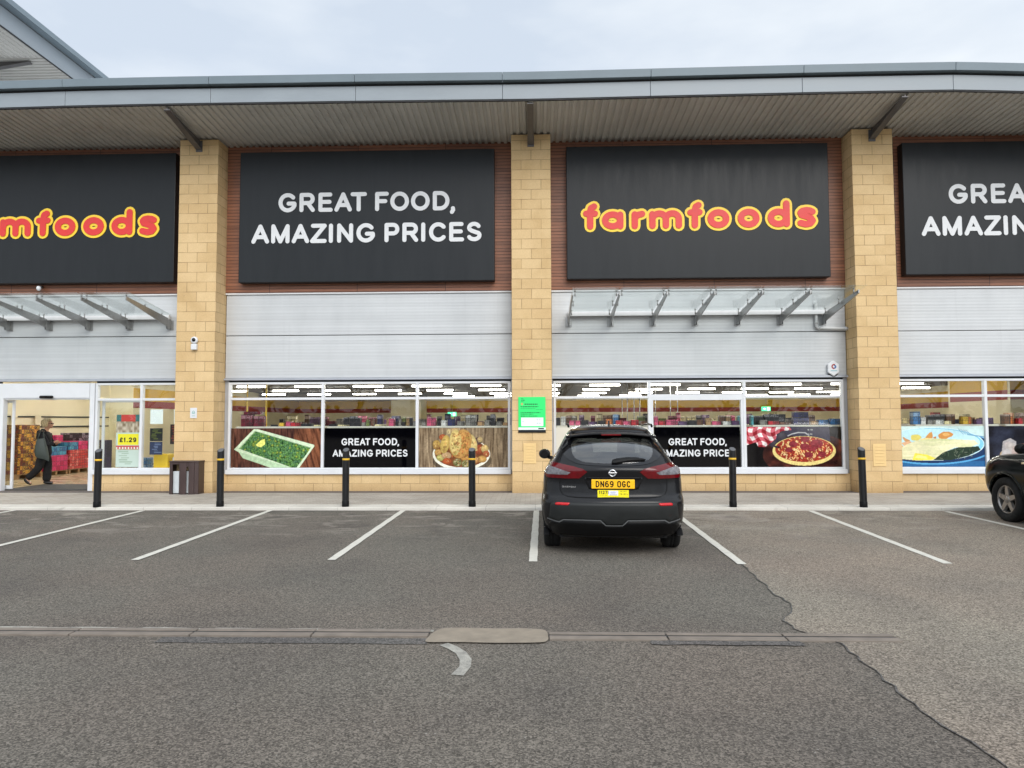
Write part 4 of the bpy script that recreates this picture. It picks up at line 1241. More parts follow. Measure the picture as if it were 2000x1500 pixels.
# ------------------------------------------------------------------ small things on the walls
t = thing("alarm_box", "white hexagonal alarm box on the cladding left of the right pillar", "alarm", (6.715, .53, 2.80))
b = MB(); b.prism([(.16 * math.cos(R(60 * i + 30)) * .92, .18 * math.sin(R(60 * i + 30))) for i in range(6)], -.075, -.001, 'y'); b.build("casing", P['white'], t, bevel=.018)
MB().prism([(.105, -.12), (0, -.185), (-.105, -.12), (-.06, -.17), (0, -.2), (.06, -.17)], -.06, -.01, 'y').build("strobe", P['dark'], t)
lay(MB(), [(False, arc(.01, .04, .045, .045, 80, 260, 12))], .014, 0, -.0755, 0, .003).build("emblem", P['wred'], t)
lay(MB(), [(False, arc(.015, .035, .03, .03, -100, 80, 10))], .016, 0, -.0755, 0, .0024).build("emblem", M("blue_emblem", (60, 96, 150), .4), t)
lay(MB(), [(False, [(-.06, -.055), (.07, -.055)])], .008, 0, -.0755, 0, .0024).build("emblem", M("teal_emblem", (110, 170, 180), .4), t)
t = thing("security_camera", "white security camera with black dome on the left pillar", "camera", (-7.64, 0, 3.40))
b = MB(); b.lathe([(0, -.075), (.06, -.075), (.078, -.06), (.082, -.03), (.07, -.001), (0, -.001)], (0, 0, .08), (0, 1, 0), 24); b.build("head", P['white'], t)
b = MB(); b.ball((0, -.07, .085), (.045, .03, .045)); b.build("dome", P['blackv'], t)
MB().box(-.065, -.08, -.14, .065, -.001, -.005).build("housing", P['white'], t, bevel=.015)
t = thing("wall_notice", "small white notice on the left pillar above the bin", "notice", (-7.72, 0, 1.73))
MB().box(0, -.012, 0, .155, -.001, .23).build("board", P['white'], t, bevel=.004)
lay(MB(), [(False, [(.045, .12), (.11, .12)]), (False, [(.05, .10), (.105, .10)]), (False, arc(.078, .13, .025, .03, 0, 180, 8)), (False, [(.045, .05), (.11, .05)])], .006, 0, -.0125, 0, .001).build("print", M("teal_print", (116, 166, 160), .5), t)

def art_green(W, H):
    a = Art(W, H, .004)
    a.c[:] = lin((50, 226, 116))
    rs = np.random.RandomState(6)
    def fx(px): return (px - 110) / 500
    def fy(py): return 1 - (py - 130) / 665
    def line(px0, px1, py, h, col=(16, 50, 34), gap=.3):
        x = px0
        while x < px1:
            l = rs.uniform(14, 44)
            a.fill((a.x > fx(x)) & (a.x < fx(min(x + l, px1))) & (np.abs(a.y - fy(py)) < h / 665 * (.75 + .5 * a.noise(60, 50, int(x)))), col, .85)
            x += l + 9
    line(160, 205, 165, 5); line(160, 235, 193, 7); line(160, 215, 220, 5)
    a.segs([(True, [(fx(178) * W + .016 * math.cos(t), fy(265) * H + .02 * math.sin(t)) for t in np.linspace(0, 6.28, 14)[:-1]])], .006, (226, 120, 90), 0, 0, 1)
    line(225, 465, 270, 12); line(150, 480, 316, 9); line(150, 420, 355, 4); line(440, 560, 372, 3); line(150, 515, 430, 8); line(150, 385, 460, 7); line(150, 460, 497, 8)
    a.fill((a.x > fx(160)) & (a.x < fx(570)) & (a.y < fy(525)) & (a.y > fy(690)), (232, 246, 240))
    line(440, 520, 555, 5, (120, 100, 120)); line(440, 520, 590, 5, (190, 130, 150)); line(440, 525, 632, 6, (90, 110, 100)); line(180, 220, 600, 9, (180, 180, 226))
    a.fill(a.y < fy(712), (232, 246, 240)); 
    a.fill((a.x > fx(475)) & (a.x < fx(580)) & (a.y < fy(722)) & (a.y > fy(748)), (16, 40, 30))
    a.fill(a.y < fy(760), (24, 26, 30))
    return a
t = thing("parking_sign", "bright green parking notice with white panel on the centre pillar", "sign", (-.365, 0, 1.405))
a = art_green(.60, .765); a.build("face", P['printm'], t, 0, -.022, 0, .018)
MB().box(-.006, -.026, -.02, .606, -.002, .004).build("bottom_edge", P['black'], t, bevel=.003)
def vent(x, z, h, lb):
    t = thing("wall_vent", lb, "vent", (x, 0, z))
    MB().box(0, -.012, 0, .275, -.001, h).build("cover", P['vent'], t, bevel=.005)
    b = MB()
    for k in range(6):
        zz = h * (.14 + .145 * k)
        b.box(.04, -.02, zz, .235, -.0125, zz + .018)
    b.build("louvre", P['vent'], t, bevel=.003)
vent(-.255, .705, .445, "buff slotted vent low on the centre pillar, beside the black car")
vent(7.315, .635, .485, "buff slotted vent low on the right pillar, behind a bollard")
t = thing("spotlight", "tiny grey and white light fitting below the left edge sign", "light fitting", (-11.55, .5, 4.80))
MB().cyl((0, -.02, .02), (.0, -.12, -.01), .03, .045, 12).build("body", P['steel'], t)
b = MB(); b.ball((0, -.13, -.03), (.05, .05, .06), 12, 8); b.build("globe", P['white'], t)

# ------------------------------------------------------------------ bollards
def mk_bollard():
    t = thing("bollard", "", "bollard", group="black bollards along the kerb")
    r = .064; n = 28
    def top(x, y): return 1.055 + y * .55
    b = MB()
    v = []
    for z in (0, .28, .875, .876):
        v += [(r * math.cos(2 * math.pi * k / n), r * math.sin(2 * math.pi * k / n), z) for k in range(n)]
    v += [(r * math.cos(2 * math.pi * k / n), r * math.sin(2 * math.pi * k / n), top(0, r * math.sin(2 * math.pi * k / n))) for k in range(n)]
    b.add(v, [(j * n + k, j * n + (k + 1) % n, (j + 1) * n + (k + 1) % n, (j + 1) * n + k) for j in range(4) for k in range(n)], True)
    b.add([v[4 * n + k] for k in range(n)], [tuple(range(n))])
    b.build("post", P['bollard'], t)
    q = r * .86
    cp = MB()
    ring = [(q * math.cos(2 * math.pi * k / n), q * math.sin(2 * math.pi * k / n)) for k in range(n)]
    cp.add([(x, y - .003, top(x, y) + .002) for x, y in ring] + [(x * .93, y * .93 - .006, top(x, y * .93) + .009) for x, y in ring],
           [(k, (k + 1) % n, n + (k + 1) % n, n + k) for k in range(n)] + [tuple(range(n, 2 * n))])
    cp.build("cap", P['bcap'], t)
    MB().lathe([(r + .001, .865), (r + .003, .868), (r + .003, .896), (r + .001, .899)], (0, 0, 0), (0, 0, 1), n).build("band", P['band'], t)
    MB().lathe([(r + .002, 0), (r + .004, .01), (r + .004, .10), (r + .001, .105)], (0, 0, 0), (0, 0, 1), n).build("base_sleeve", P['black'], t)
    return t
bp = mk_bollard()
bl = [(-8.235, -2.50, 0.9, "black bollard with yellow band, leftmost, in front of the shop entrance"), (-5.925, -2.42, -.4, "black bollard with yellow band right of the brown bin"),
      (-3.55, -2.41, 0.2, "black bollard with yellow band in front of the slogan poster between peas and chicken"), (-1.175, -2.41, -.3, "black bollard with yellow band in front of the roast chicken poster"),
      (3.625, -2.44, 0.5, "black bollard with yellow band just right of the black car"), (5.97, -2.47, -1.0, "black bollard with yellow band in front of the right pillar")]
for i, (x, y, tl, lb) in enumerate(bl):
    if i == 0:
        o = bp; o.location = (x, y, .055); o['label'] = lb
    else:
        o = dup(bp, (x, y, .055), lb)
    o.rotation_euler = (R(tl * .4), R(tl * .6), 0)

# ------------------------------------------------------------------ litter bin
t = thing("litter_bin", "dark brown curved metal litter bin with pale liner by the left pillar", "bin", (-7.70, -.07, .062))
def bq(s): # plan outline: s from -1 (left) to 1 (right), bowed front
    return (s * .325, -.20 - .06 * (1 - s * s))
def panel(s0, s1, z0, z1, th=.018):
    b = MB(); n = 5
    p = [bq(s0 + (s1 - s0) * i / n) for i in range(n + 1)]
    b.prism(p + [(x, y + th) for x, y in p[::-1]], z0, z1, 'z')
    return b
for s0, s1 in ((-1, -.75), (-.25, .24), (.385, .73), (.75, 1)):
    panel(s0, s1, .0, .70).build("panel", P['bin'], t, bevel=.004)
panel(-.745, -.255, .655, .70).build("panel", P['bin'], t, bevel=.004)
panel(.245, .38, .60, .70).build("panel", P['bin'], t, bevel=.003)
b = MB(); b.box(-.325, -.195, 0, -.305, .22, .70); b.build("side_panel", P['bin'], t, bevel=.004)
b = MB(); b.box(.305, -.195, 0, .325, .22, .70); b.build("side_panel", P['bin'], t, bevel=.004)
box("back_panel", P['bin'], t, (-.304, .205, 0), (.304, .22, .70))
p = [bq(-1.03 + 2.06 * i / 12) for i in range(13)]
b = MB(); b.prism([(x, y - .012) for x, y in p] + [(.335, .235), (-.335, .235)], .702, .728, 'z'); b.build("lid", P['bin'], t, bevel=.006)
MB().box(-.26, -.17, .02, .27, .16, .50).build("liner", P['liner'], t, bevel=.01)
box("inner_back", P['black'], t, (-.30, .17, .50), (.30, .20, .70))

# ------------------------------------------------------------------ inside the shop, seen through the glass
def m_packs(name, cols, w_=.12, h_=.15):
    """printed outer packs: each pack its own ink colour"""
    t = NT(name)
    o = t.n("ShaderNodeSeparateXYZ", Vector=t.obj())
    vec = t.n("ShaderNodeCombineXYZ", X=t.math('ADD', o.outputs[0], o.outputs[1]), Y=o.outputs[2], Z=0.0).outputs[0]
    br = t.n("ShaderNodeTexBrick", {'offset': 0.0}, Vector=vec, Scale=1.0, Mortar_Size=.004, Bias=0.0, Brick_Width=w_, Row_Height=h_, Color1=(0, 0, 0), Color2=(1, 1, 1), Mortar=(0, 0, 0))
    nz = t.noise(t.obj(), 26.0, 2)
    n2 = t.noise(t.obj(), 60.0, 2)
    k = t.math('ADD', t.math('ADD', t.math('MULTIPLY', br.outputs[0], .55), t.math('MULTIPLY', nz, .36)), t.math('MULTIPLY', t.math('SUBTRACT', n2, .5), .5))
    r = t.n("ShaderNodeValToRGB", Fac=k); r.color_ramp.interpolation = 'CONSTANT'
    e = r.color_ramp.elements
    while len(e) < len(cols): e.new(.5)
    for i, c in enumerate(cols):
        e[i].position = .12 + .8 * i / len(cols); e[i].color = tuple(lin(c)) + (1,)
    c = t.mix(br.outputs['Fac'], r.outputs[0], (.05, .04, .04))
    return t.pbr(Base_Color=c, Roughness=.4)
CC = {'maroon': (112, 26, 48), 'pink': (206, 84, 120), 'red': (186, 40, 52), 'black': (34, 30, 36), 'cream': (222, 208, 160), 'yellow': (222, 180, 60), 'tan': (176, 140, 100), 'brown': (112, 74, 52),
      'grey': (132, 128, 122), 'navy': (42, 44, 92), 'blue': (64, 120, 176), 'teal': (74, 150, 160), 'orange': (214, 124, 60), 'purple': (96, 66, 106), 'white': (216, 214, 210), 'green': (104, 116, 60)}
CM = {}
def carton_mat(c):
    if c not in CM:
        a = np.array(CC[c]); CM[c] = m_packs("printed_card_" + c, [tuple(a * .55), tuple(a), tuple(a * .8), tuple(np.minimum(255, a * .5 + 110)), tuple(a), tuple(a * .7)], .11, .09)
    return CM[c]
SHELF_Z = 1.53
def shelf(x0, x1, lb):
    t = thing("display_shelf", lb, "shelving", (x0, .86, .08))
    L_ = x1 - x0
    box("back_panel", P['white_d'], t, (0, 0, .05), (L_, .03, SHELF_Z - .08 - .031), .003)
    box("top_shelf", P['white_d'], t, (0, -.005, SHELF_Z - .08 - .03), (L_, .42, SHELF_Z - .08), .004)
    box("base", P['white_d'], t, (0, .031, .0), (L_, .42, .12))
    return t
sx = lambda px: (px - 1042.5) * .01206
W2 = "behind the window left of the centre pillar"
panes = [
 (sx(458), sx(628), "above the peas poster", [(466, 489, 806, 'maroon', 0), (490, 511, 809, 'maroon', 0), (471, 505, 803, 'maroon', .22), (541, 551, 822, 'yellow', 0), (552, 563, 820, 'pink', .1), (564, 583, 822, 'red', 0), (585, 607, 824, 'black', 0), (610, 628, 828, 'cream', 0), (520, 536, 826, 'black', .15), (536, 541, 824, 'tan', .1)]),
 (sx(638), sx(812), "above the left black slogan poster", [(640, 655, 825, 'black', 0), (657, 677, 828, 'cream', 0), (664, 676, 812, 'black', .2), (678, 692, 810, 'black', .1), (693, 702, 813, 'black', 0), (704, 711, 822, 'grey', 0), (713, 720, 817, 'green', 0), (723, 728, 816, 'brown', 0), (731, 752, 826, 'cream', 0), (749, 756, 813, 'tan', .2), (758, 769, 815, 'pink', 0), (771, 776, 820, 'black', 0), (777, 782, 815, 'grey', 0), (783, 789, 821, 'black', 0), (790, 797, 812, 'tan', .15), (798, 804, 813, 'black', 0), (805, 811, 820, 'grey', 0)]),
 (sx(820), sx(992), "above the roast chicken poster", [(822, 830, 821, 'grey', 0), (832, 850, 813, 'pink', 0), (851, 858, 820, 'black', .1), (860, 872, 818, 'white', 0), (873, 888, 816, 'navy', 0), (890, 905, 820, 'grey', .1), (908, 929, 809, 'grey', 0), (931, 944, 821, 'tan', 0), (945, 955, 818, 'grey', 0), (956, 966, 807, 'black', 0), (967, 978, 821, 'grey', .1), (980, 991, 823, 'tan', 0)]),
 (sx(1084), sx(1258), "above the black car roof", [(1083, 1092, 814, 'black', 0), (1093, 1103, 812, 'white', .1), (1104, 1115, 810, 'brown', .25), (1109, 1120, 820, 'pink', 0), (1121, 1131, 820, 'pink', .05), (1132, 1146, 819, 'black', 0), (1148, 1164, 822, 'purple', .1), (1165, 1179, 820, 'black', 0), (1181, 1193, 817, 'orange', .1), (1196, 1207, 808, 'blue', .22), (1199, 1212, 820, 'red', 0), (1213, 1227, 821, 'pink', 0), (1228, 1243, 819, 'red', 0), (1244, 1258, 812, 'green', .2), (1246, 1259, 821, 'brown', 0)]),
 (sx(1274), sx(1446), "above the right black slogan poster", [(1272, 1280, 812, 'pink', 0), (1281, 1294, 821, 'red', 0), (1295, 1318, 819, 'pink', 0), (1320, 1336, 822, 'purple', 0), (1337, 1354, 820, 'black', 0), (1356, 1369, 819, 'brown', .1), (1371, 1382, 816, 'tan', 0), (1383, 1400, 822, 'pink', 0), (1401, 1412, 811, 'brown', .2), (1404, 1420, 822, 'white', 0), (1413, 1424, 812, 'tan', .2), (1421, 1436, 821, 'purple', 0), (1436, 1446, 811, 'teal', .15)]),
 (sx(1458), sx(1626), "above the pizza poster", [(1457, 1462, 811, 'teal', 0), (1463, 1488, 812, 'black', .25), (1489, 1530, 809, 'black', .25), (1490, 1511, 822, 'red', 0), (1474, 1488, 820, 'grey', 0), (1512, 1534, 824, 'brown', 0), (1537, 1567, 816, 'navy', 0), (1538, 1566, 805, 'navy', .02), (1570, 1585, 811, 'brown', .2), (1586, 1605, 820, 'blue', 0), (1607, 1627, 818, 'blue', 0), (1571, 1584, 822, 'tan', 0)]),
 (sx(1763), sx(1918), "above the fish and chips poster", [(1762, 1776, 805, 'blue', 0), (1778, 1788, 816, 'white', 0), (1789, 1799, 821, 'grey', 0), (1801, 1815, 812, 'black', .2), (1804, 1820, 821, 'white', 0), (1816, 1835, 810, 'black', .25), (1836, 1853, 810, 'brown', .25), (1822, 1835, 823, 'cream', 0), (1855, 1866, 814, 'yellow', 0), (1867, 1878, 815, 'orange', .1), (1880, 1898, 820, 'purple', 0), (1899, 1919, 817, 'purple', .1)]),
 (sx(1930), sx(2060), "above the sliced rolls poster", [(1932, 1944, 811, 'brown', 0), (1945, 1957, 808, 'orange', .1), (1958, 1966, 818, 'red', 0), (1967, 1984, 808, 'brown', .1), (1985, 2003, 809, 'tan', .1), (2004, 2020, 812, 'brown', 0)])]
seen = {}
for x0, x1, where, items in panes:
    shelf(x0, x1, "white backed display shelf behind the glass " + where)
    tot = {}
    for it in items: tot[it[3]] = tot.get(it[3], 0) + 1
    cnt = {}
    for i, (a, c, yt, colr, dy) in enumerate(items):
        X0, X1 = sx(a), sx(c)
        hgt = max(.035, (829.5 - yt) * .01206)
        z0 = SHELF_Z + .001
        y0 = .92 + dy + .03 * (i % 2)
        if colr in ('maroon', 'navy') and i in (2, 7) and where in ("above the peas poster", "above the pizza poster"):
            z0 = SHELF_Z + (.285 if colr == 'maroon' else .168); hgt = .07 if colr == 'maroon' else .125; y0 = .925
        b = MB(); b.box(0, 0, 0, X1 - X0 - .006, .16, hgt)
        o = b.build("product_carton", carton_mat(colr), None, loc=(X0, y0, z0), bevel=.006)
        cnt[colr] = cnt.get(colr, 0) + 1
        ords = ("first", "second", "third", "fourth", "fifth", "sixth", "seventh", "eighth", "ninth")
        size = "tall" if hgt > .17 else ("flat" if hgt < .08 else "small")
        lb = f"{size} {colr} pack on the shelf {where}"
        if tot[colr] > 1: lb = f"{size} {colr} pack, {ords[cnt[colr] - 1]} {colr} from left, {where}"
        tag(o, lb, "product pack", "product packs on the window shelf tops")
pk = random.Random(21)
for x0, x1, where, items in panes:
    shelf_b = shelf(x0 - .1, x1 + .1, "white further display shelf, seen past the packs " + where)
    shelf_b.location.y = 3.6
    x = x0
    while x < x1 - .1:
        w_ = pk.uniform(.09, .26); c = pk.choice(('black', 'maroon', 'navy', 'brown', 'tan', 'grey', 'purple', 'cream', 'green', 'red', 'pink', 'black'))
        hgt = pk.uniform(.10, .32)
        o = MB().box(0, 0, 0, w_, .16, hgt).build("product_carton", carton_mat(c), None, loc=(x, 3.68 + pk.uniform(0, .1), SHELF_Z + .001), bevel=.006)
        lb = f"{c} pack standing on the further shelf {where}"
        tag(o, lb, "product pack", lb)
        x += w_ + pk.uniform(.005, .10)
# yellow posts, drop poles and exit signs
t = thing("yellow_stand", "yellow two post stand behind the window above the maroon cartons", "stand", (-7.15, 1.7, .08))
for dx in (0, .475): box("post", P['yellow'], t, (dx, 0, 0), (dx + .035, .035, 2.62), .004)
box("top_bar", P['white_d'], t, (.036, .002, 2.56), (.474, .033, 2.615))
for i, px in enumerate((1213, 1223, 1236, 1247, 1277, 1306, 1320)):
    b = MB(); b.cyl((0, 0, .0), (0, 0, 3.06), .016, n=10); b.cyl((0, 0, 0), (0, 0, .02), .06, n=12)
    o = b.build("power_pole", P['galv'], None, loc=((px - 1043.5) / 1387 * 23.9, 8.2, .081))
    tag(o, "thin grey pole rising to the ceiling behind the windows beside the black car", "pole", "thin poles rising to the shop ceiling")
for X, z, lb in ((-4.92, 2.05, "green lit exit sign above the shelves behind the chicken poster window"), (13.55, 2.30, "green lit exit sign above the shelves behind the pizza poster window")):
    t = thing("exit_sign", lb, "exit sign", (X, 26.4, z))
    MB().box(-.26, 0, -.13, .26, .06, .13).build("casing", P['exit'], t, bevel=.008)
    b = MB(); b.prism([(-.19, -.02), (-.10, -.02), (-.10, -.07), (-.02, .0), (-.10, .07), (-.10, .02), (-.19, .02)], -.006, -.001, 'y')
    b.build("arrow", P['exitw'], t)
    b = MB(); b.box(.05, -.006, -.09, .19, -.001, .08); b.build("door_mark", P['exitw'], t)
    MB().cyl((0, .03, .13), (0, .03, 3.1 - z), .01, n=8).build("hanger", P['galv'], t)

# goods inside the entrance
def pallet(x, y, w_, d, lb):
    t = thing("pallet", lb, "pallet", (x, y, .081))
    b = MB()
    for k in range(5): b.box(0, d * k / 5 + .01, .11, w_, d * (k + 1) / 5 - .01, .13)
    b.build("deck", P['wood'], t)
    for k in range(3): box("runner", P['wood'], t, (0, (d - .08) * k / 2, 0), (w_, (d - .08) * k / 2 + .08, .109))
SN = m_packs("snack_multipacks", [(30, 22, 22), (206, 130, 40), (226, 176, 60), (40, 30, 30), (130, 50, 30), (60, 40, 26), (206, 160, 60), (40, 30, 28), (110, 110, 40)], .10, .115)
RD = m_packs("red_drink_packs", [(196, 40, 48), (224, 84, 80), (200, 52, 60), (240, 150, 140), (180, 30, 50), (120, 150, 190)], .10, .085)
PK = m_packs("pink_packs", [(206, 40, 100), (226, 70, 130), (190, 30, 80), (230, 110, 150)], .16, .14)
BL = m_packs("blue_packs", [(60, 130, 180), (90, 170, 200), (40, 96, 150), (130, 180, 196)], .13, .12)
OL = m_packs("olive_packs", [(88, 78, 52), (104, 92, 62), (76, 68, 46), (180, 172, 150)], .22, .18)
NV = m_packs("navy_packs", [(36, 26, 62), (50, 38, 84), (30, 24, 50)], .2, .2)
OG = m_packs("orange_blue_packs", [(206, 110, 60), (90, 120, 170), (190, 80, 50), (60, 110, 160)], .14, .1)
def crate(x, y, z, w_, d, h, m_, lb):
    o = MB().box(0, 0, 0, w_, d, h).build("product_stack", m_, None, loc=(x, y, z), bevel=.012)
    tag(o, lb, "stacked goods", "goods stacked inside the entrance")
pallet(-15.25, 3.45, 1.05, 1.0, "wooden pallet under the yellow and black snack packs")
pallet(-15.2, 4.55, 1.0, 1.0, "wooden pallet under the pink packs behind the walking person")
pallet(-15.2, 5.62, 1.0, .95, "wooden pallet under the red packs right of the walking person")
for i, (nm, hh, of) in enumerate((("bottom", .34, 0), ("second", .33, .01), ("third", .33, -.01), ("top", .36, .02))):
    z = .213 + sum((.34, .33, .33, .36)[:i]) + .002 * i
    crate(-15.25, 3.5 + of, z, 1.03, .95 if i < 3 else .8, hh, SN, f"yellow and black snack packs left of the person, {nm} layer of the tall stack")
crate(-15.2, 4.6, .213, 1.0, .95, .45, PK, "pink packs on a pallet behind the walking person, lower layer")
crate(-15.2, 4.61, .665, .98, .9, .26, BL, "blue packs on top of the pink packs behind the walking person")
crate(-15.15, 4.6, .927, .6, .5, .22, OG, "orange and blue packs topmost behind the person's back")
crate(-15.2, 5.65, .213, 1.0, .9, .30, RD, "red packs right of the person, lower layer on the pallet")
crate(-15.2, 5.66, .515, .98, .88, .28, RD, "red packs right of the person, second layer on the pallet")
crate(-15.2, 5.66, .797, .98, .40, .24, BL, "blue packs on the red packs right of the person")
crate(-15.2, 6.08, .797, .98, .45, .26, PK, "pink packs on the red packs right of the person")
crate(-15.1, 5.3, 1.06, .7, .3, .2, PK, "small pink packs topmost in front of the person's chest")
crate(-15.1, 6.6, .09, .9, .55, .92, OL, "olive brown packs stacked on the floor by the door edge")
crate(-15.1, 7.2, .09, .9, .6, .96, NV, "dark navy packs stacked on the floor by the door edge")
o = MB().box(0, 0, 0, .9, .05, .26).build("display_card", m_packs("dark_display_card", [(40, 36, 44), (60, 56, 66), (150, 146, 156), (40, 36, 44)], .1, .1), None, loc=(-15.1, 6.5, 1.05))
tag(o, "dark display card above the red packs right of the person", "card")
for i, (y, lb) in enumerate(((2.2, "leftmost"), (3.4, "second"), (4.6, "third"), (5.6, "fourth"))):
    o = MB().box(0, 0, 0, .012, .26, .30).build("price_card", P['cream'], None, loc=(-15.305, y, 1.54))
    tag(o, f"cream price card on the wall rails, {lb} from the left in the doorway", "card", "price cards on the wall rails")

def art_price(W, H):
    a = Art(W, H, .006)
    a.c[:] = lin((196, 214, 206))
    a.fill((a.y > .80), (60, 110, 110)); a.fill((a.y > .80) & (a.x > .2) & (a.x < .8), (196, 66, 58))
    nn = a.noise(14, 10, 3)
    a.c = np.where(((a.y > .48) & (a.y < .80))[..., None], lin((120, 96, 70)) + (lin((214, 200, 180)) - lin((120, 96, 70))) * nn[..., None], a.c)
    a.fill((a.y < .44) & (a.y > .12) & (a.x > .07) & (a.x < .95), (240, 226, 48))
    st, w_ = text("£1.29", .10, .072, .022, .010)
    a.segs(st, .013, (22, 22, 24), W * .5 - w_ / 2 * 1.05, H * .20, 1.05)
    a.fill((a.y < .10), (200, 80, 80)); a.fill((a.y < .06) & ((a.x * 8) % 1 < .5), (236, 230, 226))
    return a
def art_plain(W, H, seed, base, ink):
    a = Art(W, H, .01)
    a.c[:] = lin(base)
    rs = np.random.RandomState(seed)
    for k in range(7):
        y = .9 - .12 * k; x = .1 + .3 * rs.rand()
        a.fill((np.abs(a.y - y) < .03) & (a.x > x) & (a.x < x + .25 + .35 * rs.rand()), ink, .8)
    return a
def paper(fn, x, z, y, lb):
    o = fn.build("window_card", P['printm'], None, 0, 0, 0); o.location = (x, y, z); tag(o, lb, "poster")
paper(art_price(.56, .80), -9.78, 1.02, .64, "poster with red header and large yellow price panel right of the shop door")
paper(art_plain(.56, .40, 9, (200, 212, 204), (150, 170, 150)), -9.78, .60, .64, "pale green poster and painted door glass reflection below the yellow price panel")  # pale foot of the poster; its colour also stands in for bright door glass
paper(art_plain(.30, .34, 1, (232, 240, 238), (224, 232, 232)), -8.98, 1.60, .64, "plain white sheet in the window right of the door, left of two")
paper(art_plain(.22, .34, 2, (232, 240, 238), (224, 232, 232)), -8.42, 1.60, .64, "plain white sheet next to the left pillar in the window")
paper(art_plain(.30, .30, 3, (26, 30, 30), (110, 118, 50)), -8.98, 1.20, .64, "black poster with faint yellow lines under the left white sheet")
paper(art_plain(.30, .30, 4, (36, 48, 80), (110, 124, 156)), -8.98, .885, .64, "dark blue poster with pale lines above the yellow box")
paper(art_plain(.24, .46, 5, (34, 24, 26), (140, 60, 40)), -8.50, 1.13, .64, "dark poster with reddish lines next to the left pillar")
o = MB().box(0, 0, 0, .34, .3, .42).build("yellow_box", P['yellow'], None, loc=(-9.05, .95, .47), bevel=.02)
tag(o, "yellow box in the window right of the shop door", "box")
t = thing("checkout_counter", "pale counter with red stripes behind the window right of the door", "counter", (-9.3, .9, .081))
box("body", P['white_d'], t, (0, .0, 0), (1.6, .6, .385), .006); box("stripe", P['wred'], t, (0, -.006, .30), (1.2, -.001, .37)); box("stripe", P['wred'], t, (0, -.006, .14), (.8, -.001, .21))
o = MB().box(0, 0, 0, .5, .3, .34).build("white_carton", P['white'], None, loc=(-8.62, 1.0, .467), bevel=.01)
tag(o, "white carton on the counter right of the yellow box", "box")
o = MB().box(0, 0, 0, .30, .3, .75).build("snack_stand", carton_mat('tan'), None, loc=(-10.05, 1.2, .082), bevel=.02)
tag(o, "low brown stand of packs behind the glass right of the door", "stand")
o = MB().box(0, 0, 0, .24, .3, .7).build("snack_stand", carton_mat('blue'), None, loc=(-9.62, 1.25, .082), bevel=.02)
tag(o, "low blue stand of packs behind the glass right of the door", "stand")

# ------------------------------------------------------------------ cars
def catmull(rows, sub):
    rows = [np.array(r_, float) for r_ in rows]
    o = []
    for i in range(len(rows) - 1):
        p0 = rows[max(i - 1, 0)]; p1 = rows[i]; p2 = rows[i + 1]; p3 = rows[min(i + 2, len(rows) - 1)]
        for k in range(sub):
            t = k / sub
            o.append(.5 * (2 * p1 + (p2 - p0) * t + (2 * p0 - 5 * p1 + 4 * p2 - p3) * t * t + (3 * p1 - p0 - 3 * p2 + p3) * t ** 3))
    o.append(rows[-1])
    return o
def inside(p, poly):
    r_ = False; n = len(poly)
    for i in range(n):
        x0, y0 = poly[i]; x1, y1 = poly[(i + 1) % n]
        if (y0 > p[1]) != (y1 > p[1]) and p[0] < x0 + (p[1] - y0) * (x1 - x0) / (y1 - y0): r_ = not r_
    return r_
def shrink(poly, d):
    """move each point towards the inside by d"""
    n = len(poly); ar = sum(poly[i][0] * poly[(i + 1) % n][1] - poly[(i + 1) % n][0] * poly[i][1] for i in range(n))
    sg = 1 if ar > 0 else -1
    o = []
    for i in range(n):
        a = Vector(poly[i - 1]); c = Vector(poly[(i + 1) % n]); t = (c - a)
        if t.length < 1e-9: o.append(poly[i]); continue
        t.normalize(); o.append((poly[i][0] - t.y * d * sg, poly[i][1] + t.x * d * sg))
    return o
